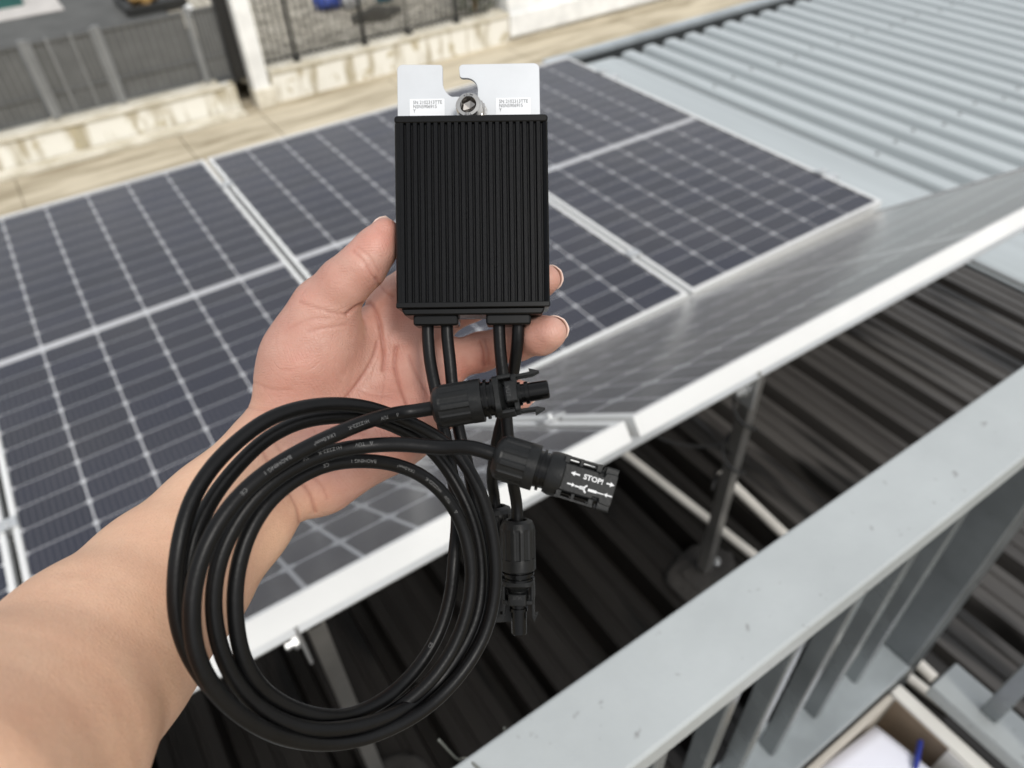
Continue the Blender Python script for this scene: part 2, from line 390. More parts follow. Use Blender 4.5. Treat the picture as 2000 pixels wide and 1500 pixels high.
# wide pale flashing between the two roofs, gutter, roof screws
M_gut = mat('gutter_grey', (0.42, 0.46, 0.48), 0.5, 0.2, var=0.15, scale=4)
fl = MB().prism([(2.50, -0.012), (2.54, 0.010), (2.88, 0.004), (2.955, -0.02), (2.95, -0.026), (2.88, -0.002), (2.54, 0.004), (2.50, -0.02)], -0.24, 4.5, (np.array([0, 0, RZ]), np.array([1., 0, 0]), np.array([0, 0, 1.]), np.array([0, -1., 0])))
fl.build('flashing', M_light, hs_)
gp = [(0.0, -0.08), (0.0, -0.165), (0.02, -0.18), (0.13, -0.18), (0.15, -0.165), (0.15, 0.0), (0.21, 0.0), (0.21, -0.02), (0.162, -0.012), (0.162, -0.17), (0.135, -0.195), (0.015, -0.195), (-0.012, -0.17), (-0.012, -0.08)]
MB().prism(gp, 2.46, 9.9, (np.array([0, 0.285, RZ + 0.01]), np.array([0, 1., 0]), np.array([0, 0, 1.]), np.array([1., 0, 0]))).build('gutter', M_gut, hs_)
MB().box((6.18, 0.36, RZ - 0.06), (7.4, 0.006, 0.13)).build('gutter_shade_strip', mat('gutter_painted_shadow', (0.03, 0.034, 0.035), 0.8), hs_)  # near-black strip added for the shadow inside the gutter
M_screw = mat('zinc_screw', (0.35, 0.36, 0.36), 0.5, 0.6)
scr_me = MB().lathe([(0, .011), (.004, .011), (.005, .006), (.011, .006)], (0, 0, 0), (0, 0, 1), 8).mesh('screw', M_screw)
for i in range(30):
    for yy in (-0.55, -1.75, -2.95):
        o = bpy.data.objects.new('screw', scr_me); COL.objects.link(o); o.parent = hs_
        o.location = (2.90 + (i + 0.7) * 0.2 - 2, yy + 0.03 * ((i * 7) % 3 - 1) + 1.5, RZ + 0.010 - GZ)

# ------------------------------------------------------------------ solar panels
PW, PL, PT = 1.134, 2.278, 0.038
M_alu = mat('anodised_frame', (0.70, 0.70, 0.685), 0.42, 0.0, var=0.05, scale=3)
M_alu2 = mat('aluminium_rail', (0.62, 0.63, 0.63), 0.35, 0.7, var=0.1, scale=5)
M_back = mat('backsheet_white', (0.76, 0.77, 0.80), 0.7, var=0.05, scale=4)
def cell_mat():
    m = bpy.data.materials.new('silicon_cell'); m.use_nodes = True; t = m.node_tree; b = t.nodes['Principled BSDF']
    tc = t.nodes.new('ShaderNodeTexCoord'); sx = t.nodes.new('ShaderNodeSeparateXYZ'); t.links.new(tc.outputs['Object'], sx.inputs[0])
    mu = t.nodes.new('ShaderNodeMath'); mu.operation = 'MULTIPLY'; mu.inputs[1].default_value = 1 / 0.0182; t.links.new(sx.outputs['X'], mu.inputs[0])
    fr = t.nodes.new('ShaderNodeMath'); fr.operation = 'FRACT'; t.links.new(mu.outputs[0], fr.inputs[0])
    lt = t.nodes.new('ShaderNodeMath'); lt.operation = 'LESS_THAN'; lt.inputs[1].default_value = 0.13; t.links.new(fr.outputs[0], lt.inputs[0])
    oi = t.nodes.new('ShaderNodeObjectInfo'); rp = t.nodes.new('ShaderNodeValToRGB')
    rp.color_ramp.elements[0].color = (0.004, 0.0065, 0.026, 1); rp.color_ramp.elements[1].color = (0.009, 0.0125, 0.040, 1)
    t.links.new(oi.outputs['Random'], rp.inputs[0])
    mx = t.nodes.new('ShaderNodeMix'); mx.data_type = 'RGBA'; t.links.new(lt.outputs[0], mx.inputs[0]); t.links.new(rp.outputs[0], mx.inputs[6]); mx.inputs[7].default_value = (0.085, 0.09, 0.115, 1)
    t.links.new(mx.outputs[2], b.inputs['Base Color']); b.inputs['Roughness'].default_value = 0.45
    return m
M_cell = cell_mat()
def glass_mat(name, d0, d1, cmin):
    m = bpy.data.materials.new(name); m.use_nodes = True; t = m.node_tree; t.nodes.remove(t.nodes['Principled BSDF'])
    out = t.nodes['Material Output']; tr = t.nodes.new('ShaderNodeBsdfTransparent'); gl = t.nodes.new('ShaderNodeBsdfGlossy'); gl.inputs['Roughness'].default_value = 0.17; gl.inputs['Color'].default_value = (1, 1, 1, 1)
    df = t.nodes.new('ShaderNodeBsdfDiffuse'); df.inputs['Color'].default_value = (0.66, 0.615, 0.535, 1)
    fr = t.nodes.new('ShaderNodeFresnel'); fr.inputs['IOR'].default_value = 1.42
    tc = t.nodes.new('ShaderNodeTexCoord'); n = t.nodes.new('ShaderNodeTexNoise'); n.inputs['Scale'].default_value = 2.2; n.inputs['Detail'].default_value = 7
    t.links.new(tc.outputs['Object'], n.inputs['Vector'])
    mr = t.nodes.new('ShaderNodeMapRange'); mr.inputs['From Min'].default_value = 0.3; mr.inputs['From Max'].default_value = 0.75; mr.inputs['To Min'].default_value = d0; mr.inputs['To Max'].default_value = d1
    t.links.new(n.outputs['Fac'], mr.inputs['Value'])
    ge = t.nodes.new('ShaderNodeNewGeometry'); dt = t.nodes.new('ShaderNodeVectorMath'); dt.operation = 'DOT_PRODUCT'; t.links.new(ge.outputs['Incoming'], dt.inputs[0]); t.links.new(ge.outputs['Normal'], dt.inputs[1])
    ab = t.nodes.new('ShaderNodeMath'); ab.operation = 'ABSOLUTE'; t.links.new(dt.outputs['Value'], ab.inputs[0])
    mxx = t.nodes.new('ShaderNodeMath'); mxx.operation = 'MAXIMUM'; mxx.inputs[1].default_value = cmin; t.links.new(ab.outputs[0], mxx.inputs[0])
    dv = t.nodes.new('ShaderNodeMath'); dv.operation = 'DIVIDE'; dv.use_clamp = True; t.links.new(mr.outputs[0], dv.inputs[0]); t.links.new(mxx.outputs[0], dv.inputs[1])   # thin dust film: more of it along a slanting view
    m1 = t.nodes.new('ShaderNodeMixShader'); t.links.new(dv.outputs[0], m1.inputs[0]); t.links.new(tr.outputs[0], m1.inputs[1]); t.links.new(df.outputs[0], m1.inputs[2])
    m2 = t.nodes.new('ShaderNodeMixShader'); t.links.new(fr.outputs[0], m2.inputs[0]); t.links.new(m1.outputs[0], m2.inputs[1]); t.links.new(gl.outputs[0], m2.inputs[2])
    t.links.new(m2.outputs[0], out.inputs['Surface']); return m
M_glass = glass_mat('panel_glass', 0.006, 0.024, 0.06)
M_glass2 = glass_mat('panel_glass_dusty', 0.020, 0.042, 0.10)
LIP = 0.016
# local space: x 0..PW, y 0..-PL, z = 0 at the top of the frame
def pm(mb, n, m): return mb.mesh(n, m)
me_long = pm(MB().box((LIP / 2, -PL / 2, -0.0015), (LIP, PL, 0.003)).box((0.0012, -PL / 2, -PT / 2 - 0.0015), (0.0024, PL, PT - 0.003)).box((0.013, -PL / 2, -PT + 0.001), (0.022, PL, 0.002)), 'frame_bar', M_alu)
me_short = pm(MB().box((PW / 2, -LIP / 2, -0.0015), (PW - 2 * LIP, LIP, 0.003)).box((PW / 2, -0.0012, -PT / 2 - 0.0015), (PW - 0.0048, 0.0024, PT - 0.003)).box((PW / 2, -0.013, -PT + 0.001), (PW - 0.06, 0.022, 0.002)), 'frame_bar', M_alu)
me_back = pm(MB().box((PW / 2, -PL / 2, -0.0090), (PW - 0.008, PL - 0.008, 0.002)), 'backsheet', M_back)
me_glass = pm(MB().add([(0.005, -0.005, -0.0042), (PW - 0.005, -0.005, -0.0042), (PW - 0.005, -PL + 0.005, -0.0042), (0.005, -PL + 0.005, -0.0042)], [(0, 1, 2, 3)]), 'glass', M_glass)
if me_glass.polygons[0].normal.z < 0: me_glass.flip_normals()
cw, ch, cc = 0.0895, 0.0443, 0.0090       # half sizes and corner cut
me_cell = pm(MB().prism([(-cw, -ch + cc), (-cw + cc, -ch), (cw - cc, -ch), (cw, -ch + cc), (cw, ch - cc), (cw - cc, ch), (-cw + cc, ch), (-cw, ch - cc)], -0.0079, -0.0070), 'cell', M_cell)
me_glass2 = me_glass.copy(); me_glass2.materials[0] = M_glass2
cw, ch, cc = 0.0845, 0.0418, 0.0135       # the tilted panels have wider gaps between their cells
me_cell2 = pm(MB().prism([(-cw, -ch + cc), (-cw + cc, -ch), (cw - cc, -ch), (cw, -ch + cc), (cw, ch - cc), (cw - cc, ch), (-cw + cc, ch), (-cw, ch - cc)], -0.0079, -0.0070), 'cell', M_cell)
me_clamp = pm(MB().box((0, 0, 0.0045), (0.052, 0.040, 0.005)).box((0, 0, -0.012), (0.013, 0.038, 0.03)).lathe([(0.0072, .0065), (.0132, .0065), (.0150, .005)], (0, 0, 0), (0, 0, 1), 12), 'clamp', M_alu2)
me_jbox = pm(MB().box((PW / 2, -0.16, -0.028), (0.12, 0.06, 0.02)), 'junction_box', M_black)
def panel(M, label, rows=None, cell=None, glass=None):
    t = bpy.data.objects.new('solar_panel', None); COL.objects.link(t); t.matrix_basis = M; t.empty_display_size = 0.1
    tag(t, label, 'solar panel', 'solar panels on the roof')
    def part(n, me, loc=(0, 0, 0), rz=0.0, par=t):
        o = bpy.data.objects.new(n, me); COL.objects.link(o); o.parent = par; o.location = loc; o.rotation_euler[2] = rz; return o
    part('frame_bar', me_long); part('frame_bar', me_long, (PW, -PL, 0), math.pi)
    part('frame_bar', me_short); part('frame_bar', me_short, (PW, -PL, 0), math.pi)
    part('backsheet', me_back); part('glass', glass or me_glass); part('junction_box', me_jbox)
    for r in range(24):
        y = -(0.0215 + 0.0460 + r * 0.0920) - (0.034 if r >= 12 else 0.0)
        for c in range(6):
            if rows is not None and not rows(c, r): continue
            part('cell', cell or me_cell, (PW / 2 + (c - 2.5) * 0.184, y, 0))
    return t
def T(x, y, z): return Matrix.Translation((x, y, z))
G = 0.02
A1 = panel(T(-1.144, 0, 0), 'dark solar panel lying flat left of the thumb, showing most of its cells')
A2 = panel(T(0.010, 0, 0), 'flat solar panel in the middle, mostly hidden behind the held device')
A3 = panel(T(1.164, 0, 0), 'flat solar panel at the right end of the row, beside the pale roof')
A0 = panel(T(-2.298, 0, 0), 'solar panel cut off by the left picture edge above the forearm', rows=lambda c, r: c >= 4)
th, yaw, roll = R(39.46), R(0.66), R(1.93)
BM = T(-0.027, -2.294, 0.030) @ Matrix.Rotation(yaw, 4, 'Z') @ Matrix.Rotation(roll, 4, 'Y') @ Matrix.Rotation(-th, 4, 'X')
lay = Matrix.Rotation(R(-90), 4, 'Z')      # landscape
B2 = panel(BM @ T(0.010 + PL, 0, 0) @ lay, 'steeply tilted solar panel reflecting grey sky, right of the connectors', None, me_cell2, me_glass2)
B1 = panel(BM @ T(-0.010, 0, 0) @ lay, 'tilted solar panel seen through the cable loop', None, me_cell2, me_glass2)
def clamp(par, x, y, rz=0.0):
    o = bpy.data.objects.new('clamp', me_clamp); COL.objects.link(o); o.parent = par; o.location = (x, y, 0.0); o.rotation_euler[2] = rz
for P_, xs in ((A1, (-0.01, PW + 0.01)), (A3, (-0.01, PW + 0.008))):
    for xx in xs:
        for yy in (-0.34, -1.95): clamp(P_, xx, yy)
for xx in (0.30, 0.86): clamp(B1, xx, 0.01, R(90))

# rails and feet under the flat row
for yy in (-0.34, -1.95):
    rl = thing('mounting_rail', 'long aluminium rail under the flat panels, ' + ('far one' if yy > -1 else 'near one'), 'rail', (0, yy, RZ), 'rails under the flat panels')
    MB().box((0.05, yy, -0.065), (4.75, 0.042, 0.044)).build('rail', M_alu2, rl, bevel=0.003)
    for i in range(7):
        MB().box((-2.1 + i * 0.72, yy, -0.150), (0.05, 0.04, 0.124)).build('foot', M_alu2, rl)

# support of the tilted row: legs, plates, cross rail
def Bp(x, v, z=0.0): p = BM @ Vector((x, -v, z)); return np.array(p[:])
rt = thing('mounting_rail', 'aluminium rail under the raised edge of the tilted panels', 'rail', Bp(0, 1.02, -PT - 0.02), 'rails under the tilted panels')
MB().bar(Bp(-2.2, 1.02, -PT - 0.022), Bp(2.2, 1.02, -PT - 0.022), 0.042, 0.042, up=np.array((BM.to_3x3() @ Vector((0, 0, 1)))[:])).build('rail', M_alu2, rt, bevel=0.003)
M_leg = mat('galvanised_strut', (0.42, 0.41, 0.39), 0.32, 0.8, var=0.2, scale=8)
M_pad2 = mat('mortar_pad', (0.035, 0.032, 0.029), 0.95, var=0.35, scale=10, bump=0.4)
def leg(xl, label, lit):
    p = Bp(xl, 1.00, -PT - 0.045); b = np.array([p[0], p[1], RZ + 0.035])
    t = thing('panel_support', label, 'support', b, 'legs under the tilted panels')
    mb = MB().box((p[0] - 0.0125, p[1], (p[2] + b[2]) / 2 + 0.005), (0.003, 0.030, p[2] - b[2] - 0.02))
    mb.box((p[0] + 0.0, p[1] - 0.0135, (p[2] + b[2]) / 2 + 0.005), (0.022, 0.003, p[2] - b[2] - 0.02))
    mb.box((p[0] + 0.0125, p[1], (p[2] + b[2]) / 2 + 0.005), (0.003, 0.030, p[2] - b[2] - 0.02)); mb.build('strut', M_leg, t)
    MB().box((p[0], p[1], b[2] - 0.008), (0.11, 0.075, 0.006)).build('base_plate', M_pad2, t, bevel=0.002)
    MB().box((p[0] - 0.028, p[1], p[2] - 0.01), (0.006, 0.06, 0.11)).build('bracket', M_alu2, t, bevel=0.002)
    MB().lathe([(0, .012), (.008, .012), (.008, .007), (.02, .007)], (p[0] - 0.032, p[1], p[2] - 0.03), (-1, 0, 0), 6).build('bolt', M_alu2, t)
    MB().lathe([(0, .012), (.008, .012), (.008, .007), (.02, .007)], (p[0] + 0.05, p[1], b[2] - 0.004), (0, 0, 1), 6).build('bolt', M_alu2, t)
    pad = lump('mortar_pad', (p[0], p[1] + 0.005, b[2] - 0.026), (0.11, 0.085, 0.018), M_pad2, int(abs(xl) * 90) + 1, t, amp=0.15)
    return t, p, b
l1, lp, lbse = leg(0.425, 'thin steel leg right of the connectors, wrapped with dark cable', True)
l2, lp2, _ = leg(-0.585, 'grey steel leg seen through the bottom left of the cable loop', True)
M_cab = mat('black_cable', (0.012, 0.012, 0.012), 0.45)
cbp = []
for i in range(60):
    s_ = i / 59; z = lp[2] - 0.03 - s_ * 0.36
    cbp.append((lp[0] + 0.031 * math.cos(s_ * 15) , lp[1] + 0.031 * math.sin(s_ * 15), z))
tag(MB().tube([(lp[0] + 0.16, lp[1] + 0.14, lp[2] - 0.02), (lp[0] + 0.08, lp[1] + 0.06, lp[2] - 0.05)] + cbp, 0.0035, 8).build('cable', M_cab, smooth=True), 'dark cable spiralling round the steel leg right of the connectors', 'cable')
# dark cable bundle hanging under the tilted panel
for i in range(2):
    pts = spline([Bp(0.20 + .1 * i, 0.8, -0.06), Bp(0.32 + .1 * i, 0.78, -0.20), Bp(0.42, 0.84, -0.24 - .03 * i), Bp(0.50, 0.93, -0.13)], 0.02)
    tag(MB().tube(pts, 0.0035, 8).build('cable', M_cab, smooth=True), ('upper' if i == 0 else 'lower') + ' slack dark cable hanging under the tilted panel by the leg', 'cable')
# white conduits on the dark roof
M_pvc = mat('white_pvc', (0.72, 0.69, 0.63), 0.45, var=0.15, scale=6)
def pipe(a, b, r, label):
    t = thing('conduit', label, 'pipe', a, 'white conduits on the dark roof')
    d = np.array(b) - np.array(a); L = np.linalg.norm(d)
    MB().tube([a, np.array(a) + d * .5, b], r, 16).build('tube', M_pvc, t, smooth=True)
    MB().tube([np.array(a) + d * .62, np.array(a) + d * .66], r * 1.18, 16).build('socket', M_pvc, t, smooth=True)
def onz(px, py, z):
    d = RW.T @ np.array([(px - 1000) / FPX, (py - 750) / FPX, 1.0]); return CP + d * ((z - CP[2]) / d[2])
a = onz(1190, 862, RZ + 0.014); b = onz(1488, 1097, RZ + 0.014); b2 = b + (b - a) * 0.9
pipe(a, b2, 0.0135, 'white conduit on the dark roof passing behind the steel leg')
a = onz(1408, 925, RZ + 0.016); b = onz(1545, 1057, RZ + 0.016); pipe(a, b + (b - a) * 1.6, 0.0155, 'shorter thick white conduit starting at the steel leg')

# ------------------------------------------------------------------ terrace and railing
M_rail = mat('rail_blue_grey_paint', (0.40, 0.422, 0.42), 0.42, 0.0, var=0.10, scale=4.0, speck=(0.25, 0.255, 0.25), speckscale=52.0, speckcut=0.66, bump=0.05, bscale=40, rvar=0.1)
M_railv = mat('rail_steel_painted_shade', (0.17, 0.185, 0.19), 0.30, 0.25, var=0.2, scale=6.0, rvar=0.12)  # corner posts: shade on the upright faces painted into the steel colour
M_railv2 = mat('rail_steel_painted_half_shade', (0.23, 0.25, 0.255), 0.26, 0.35, var=0.2, scale=6.0, rvar=0.12)  # balusters: darkened too, their shade is part of the colour
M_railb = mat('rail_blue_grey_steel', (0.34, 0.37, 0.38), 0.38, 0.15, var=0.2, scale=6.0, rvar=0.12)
M_ter = mat('terrace_screed', (0.20, 0.17, 0.13), 0.9, var=0.25, scale=6, bump=0.2)
struct(MB().box((-1.3, -4.60, -0.09), (3.46, 1.92, 0.18)).build('terrace_floor', M_ter, bevel=0.006))
struct(MB().box((-1.3, -4.60, -2.37), (3.40, 1.86, 4.26)).build('terrace_base', M_hw))
rg = thing('railing', 'blue-grey steel railing with a wide flat top rail and vertical bars', 'railing', (-0.3, -3.61, 0.0))
RT = 1.0
top = MB(); top.box((-1.305, -3.6115, RT - 0.019), (3.516, 0.087, 0.038)); top.build('top_rail', M_rail, rg, bevel=0.004)
MB().box((0.4115, -4.3, RT - 0.019), (0.083, 1.288, 0.038)).build('top_rail', M_rail, rg, bevel=0.004)
MB().box((-1.345, -3.6115, 0.216), (3.432, 0.087, 0.036)).build('bottom_rail', M_railb, rg, bevel=0.003)
MB().box((0.4115, -4.3, 0.216), (0.083, 1.20, 0.036)).build('bottom_rail', M_rail, rg, bevel=0.003)
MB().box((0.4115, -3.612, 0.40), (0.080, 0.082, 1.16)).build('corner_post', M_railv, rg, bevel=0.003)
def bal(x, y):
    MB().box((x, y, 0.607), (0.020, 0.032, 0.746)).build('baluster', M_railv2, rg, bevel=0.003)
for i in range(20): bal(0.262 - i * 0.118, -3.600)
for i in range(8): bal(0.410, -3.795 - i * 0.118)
MB().box((-2.95, -3.612, 0.40), (0.070, 0.080, 1.16)).build('corner_post', M_railv, rg, bevel=0.003)
# thin wire looped round the top rail
wl = [(-0.545 + 0.004 * i, -3.612 + 0.052 * math.cos(a_), RT - 0.019 + 0.026 * math.sin(a_)) for i, a_ in enumerate(np.linspace(0, 2 * math.pi, 13))]
M_wire = mat('wire_steel', (0.25, 0.25, 0.22), 0.4, 0.8)
tag(MB().tube(spline([(-0.555, -3.55, RT + 0.018)] + wl, 0.004), 0.0012, 6).build('wire', M_wire, smooth=True), 'thin wire tied round the top rail at the bottom edge', 'wire')

# open carton with a sheet and a pen on the terrace
M_cart = mat('carton_white_outside', (0.72, 0.70, 0.65), 0.7, var=0.06, scale=6)
M_kraft = mat('carton_kraft_inside', (0.24, 0.18, 0.125), 0.85, var=0.15, scale=9)
bx0, bx1, by0, by1, bz0, bz1 = 0.02, 0.350, -4.06, -3.658, 0.0, 0.185
cb = thing('carton', 'open white carton with brown inside standing in the railing corner', 'box', ((bx0 + bx1) / 2, (by0 + by1) / 2, 0))
MB().box(((bx0 + bx1) / 2, (by0 + by1) / 2, 0.004), (bx1 - bx0, by1 - by0, 0.006)).build('bottom', M_kraft, cb)
MB().box((bx1 - 0.007, (by0 + by1) / 2, 0.097), (0.030, by1 - by0, 0.176)).build('side', M_cart, cb, bevel=0.003)
MB().box((bx1 - 0.0235, (by0 + by1) / 2, 0.095), (0.002, by1 - by0 - 0.03, 0.165)).build('lining', M_kraft, cb)
MB().box((bx1 - 0.0265, (by0 + by1) / 2 - 0.06, 0.115), (0.003, by1 - by0 - 0.14, 0.135)).build('lining', M_cart, cb)
MB().box((bx0 + 0.002, (by0 + by1) / 2, 0.097), (0.004, by1 - by0, 0.176)).build('side', M_kraft, cb)
MB().box(((bx0 + bx1 - 0.022) / 2, by1 - 0.006, 0.0955), (bx1 - bx0 - 0.03, 0.012, 0.173)).build('side', mat('carton_beige', (0.50, 0.46, 0.40), 0.8, var=0.08), cb, bevel=0.002)
MB().box(((bx0 + bx1 - 0.022) / 2, by0 + 0.006, 0.0955), (bx1 - bx0 - 0.03, 0.012, 0.173)).build('side', M_kraft, cb)
M_paper = mat('paper_white', (0.82, 0.82, 0.90), 0.75, var=0.03, scale=8)
nx_, ny_ = 12, 12; pp = []; pf = []
c0 = np.array([0.275, -3.680]); ex = np.array([-0.80, -0.60]); ey = np.array([0.02, -1.0]); 
for i in range(nx_ + 1):
    for j in range(ny_ + 1):
        q = c0 + np.array([-1.0, 0.06]) * (0.20 * i / nx_) + np.array([0.10, -1.0]) * (0.28 * j / ny_)
        pp.append((q[0], q[1], 0.140 + 0.010 * math.sin(i / nx_ * 3) + 0.006 * math.sin(j / ny_ * 4)))
for i in range(nx_):
    for j in range(ny_): pf.append((i * (ny_ + 1) + j, (i + 1) * (ny_ + 1) + j, (i + 1) * (ny_ + 1) + j + 1, i * (ny_ + 1) + j + 1))
po = MB().add(pp, pf).build('paper_sheet', M_paper, smooth=True); po.modifiers.new('thickness', 'SOLIDIFY').thickness = 0.0006
tag(po, 'white paper sheet lying in the open carton', 'paper')
M_stuff = mat('carton_contents', (0.30, 0.23, 0.15), 0.85, var=0.2, scale=20)
tag(MB().box((0.13, -3.87, 0.066), (0.20, 0.33, 0.118)).build('inner_box', M_stuff, bevel=0.004), 'brown inner box under the paper sheet in the carton', 'box')
pn = thing('pen', 'blue pen resting on the paper edge in the carton', 'pen', (0.27, -3.76, 0.150))
pa, pb = np.array([0.252, -3.775, 0.158]), np.array([0.312, -3.748, 0.152])
M_pen = mat('pen_blue', (0.02, 0.035, 0.26), 0.35)
MB().tube([pa, pa + (pb - pa) * .15, pa + (pb - pa) * .2, pb], [0.0012, 0.0045, 0.0052, 0.0052], 12).build('barrel', M_pen, pn, smooth=True)
MB().bar(pa + (pb - pa) * .5 + (0, 0, .0065), pb + (0, 0, .0065), 0.003, 0.0015).build('clip', M_pen, pn)
# loose white trunking on the roof outside the railing, and a twist of twine
tag(MB().box((0.500, -3.735, RZ + 0.02), (0.022, 0.16, 0.02)).build('trunking', M_cart, bevel=0.002), 'short white trunking piece lying beyond the railing corner', 'trunking')

# ================================================================== the held device
Rcam = Matrix(((CR[0], CU[0], -CF[0]), (CR[1], CU[1], -CF[1]), (CR[2], CU[2], -CF[2])))
M_body = mat('device_black_aluminium', (0.0024, 0.0027, 0.0034), 0.38, 0.0, var=0.25, scale=400, bump=0.08, bscale=2600, spec=0.10)
M_gloss = mat('device_black_plastic', (0.003, 0.003, 0.003), 0.22, spec=0.2)
M_plast = mat('connector_black_plastic', (0.008, 0.0084, 0.0084), 0.42, var=0.15, scale=300, bump=0.04, bscale=900, spec=0.24)
M_jack = mat('cable_black_jacket', (0.004, 0.004, 0.0042), 0.38, var=0.25, scale=60, bump=0.03, bscale=500, spec=0.2, rvar=0.08)
M_plate = mat('plate_anodised', (0.52, 0.535, 0.55), 0.42, 0.2, var=0.03, scale=60, bump=0.02, bscale=1500)
M_steel = mat('bolt_stainless', (0.50, 0.48, 0.45), 0.18, 1.0, var=0.08, scale=200)
M_stick = mat('sticker_white', (0.72, 0.73, 0.74), 0.45)
M_ink = mat('printed_ink', (0.06, 0.06, 0.065), 0.6)
M_print = mat('white_print', (0.62, 0.62, 0.62), 0.6)
M_cprint = mat('grey_cable_print', (0.13, 0.13, 0.128), 0.6)

D0 = 0.3415                                   # front face distance
dev = thing('power_optimizer', 'black ribbed power optimizer box with white plate and four coiled cables, held in the hand', 'electronic device', at(920, 600, D0), rot=Rcam)
def frame_dev():
    o = at(770, 231, D0); xr = at(1069, 231, D0) - o; xr /= np.linalg.norm(xr)
    yd = at(773, 598, D0 - 0.0005) - at(769, 231, D0 + 0.0005); yd /= np.linalg.norm(yd); xr = xr - yd * (xr @ yd); xr /= np.linalg.norm(xr)
    zb = np.cross(xr, yd); return o, xr, yd, zb               # x right, y down, z away from the viewer
DO, DX, DY, DZ = frame_dev()
def dp_(x, y, z=0.0): return DO + DX * x + DY * y + DZ * z
BW, BH, BD = 0.0714, 0.0875, 0.024
def rrect(x0, y0, x1, y1, r, n=5):
    out = []
    for cx, cy, a0 in ((x1 - r, y0 + r, -90), (x1 - r, y1 - r, 0), (x0 + r, y1 - r, 90), (x0 + r, y0 + r, 180)):
        for k in range(n + 1):
            a = R(a0 + 90 * k / n); out.append((cx + r * math.cos(a), cy + r * math.sin(a)))
    return out
def dprism(poly, z0, z1, name, m, par, bevel=0.0, **kw):
    return MB().prism(poly, z0, z1, (DO, DX, DY, DZ)).build(name, m, par, bevel=bevel, **kw)
# ribbed extrusion: profile across x extruded along y
nr = 21; prof = [(0.0004, BD), (0.0, BD - 0.0005), (0.0, 0.0012), (0.0008, 0.0)]
pit = (BW - 0.0044) / nr
for i in range(nr):
    x0 = 0.0022 + i * pit
    prof += [(x0 + pit * 0.02, 0.0), (x0 + pit * 0.07, -0.0001), (x0 + pit * 0.56, -0.0001), (x0 + pit * 0.62, 0.00005), (x0 + pit * 0.66, 0.0003), (x0 + pit * 0.69, 0.0017), (x0 + pit * 0.92, 0.0017), (x0 + pit * 0.97, 0.0005)]
prof += [(BW - 0.0008, 0.0), (BW, 0.0012), (BW, BD - 0.0005), (BW - 0.0004, BD)]
ex = MB().prism([(a, b) for a, b in prof], 0.0022, BH - 0.0014, (DO, DX, DZ, DY))
ex.build('ribbed_housing', M_body, dev)
dprism(rrect(-0.0001, -0.0012, BW + 0.0001, 0.0024, 0.0016), -0.0003, BD + 0.0004, 'end_cap', M_gloss, dev, bevel=0.0007)
dprism(rrect(-0.0001, BH - 0.0016, BW + 0.0001, BH + 0.0012, 0.0009), -0.0003, BD + 0.0004, 'end_cap', M_gloss, dev, bevel=0.0005)
capz = [(0.002, BH + 0.001), (0.0035, BH + 0.0044), (BW - 0.0035, BH + 0.0044), (BW - 0.002, BH + 0.001)]
dprism(capz, 0.0012, BD - 0.001, 'bottom_lip', M_gloss, dev, bevel=0.0008)
# grommets
for xc in (0.0178, 0.0520):
    dprism(rrect(xc - 0.0106, BH + 0.0036, xc + 0.0106, BH + 0.0090, 0.0014), 0.0042, 0.0185, 'grommet', M_gloss, dev, bevel=0.0009)
# mounting plate with its hook slot
PZ = BD - 0.001
o777 = (at(777, 123, D0 + PZ) - DO); sx_ = lambda px: float((at(px, 180, D0 + PZ) - DO) @ DX); sy_ = lambda py: float((at(900, py, D0 + PZ) - DO) @ DY)
pl = []
def arc(cx, cy, r, a0, a1, n=6):
    for k in range(n + 1):
        a = R(a0 + (a1 - a0) * k / n); pl.append((sx_(cx + r * math.cos(a)), sy_(cy + r * math.sin(a))))
# clockwise in picture space: from the lower left up
pl.append((sx_(776), sy_(420))); arc(787, 135, 11, 180, 270); arc(859, 131, 6, 270, 360)
pl.append((sx_(865), sy_(150))); arc(897, 160, 32, 180, 118); pl.append((sx_(897), sy_(188))); 
pl += [(sx_(897), sy_(232)), (sx_(932), sy_(232)), (sx_(933), sy_(180))]
arc(911, 174, 22, 0, -88); arc(905, 145, 7, 90, 180); arc(905, 133, 8, 180, 270); arc(1043, 135, 11, 270, 360); pl.append((sx_(1055), sy_(420)))
plate = dprism(pl, PZ, PZ + 0.0020, 'mounting_plate', M_plate, dev, bevel=0.0002)
# stickers with serial numbers
for px0, px1 in ((800, 868), (968, 1036)):
    x0, x1, y0, y1 = sx_(px0), sx_(px1), sy_(192), sy_(250)
    st = dprism(rrect(x0, y0, x1, y1, 0.0005), PZ - 0.00016, PZ - 0.0000, 'sticker', M_stick, plate)
    for i, line in enumerate(('SN 2102313TTE', 'NSN5906915', 'Y')):
        v, f = text_mesh(line, 0.00245)
        P = [dp_(x0 + 0.0016 + a[0] * 0.88, y0 + 0.0026 + i * 0.0021 - a[1], PZ - 0.00022) for a in v]
        MB().add(P, f).build('lettering', M_ink, plate)
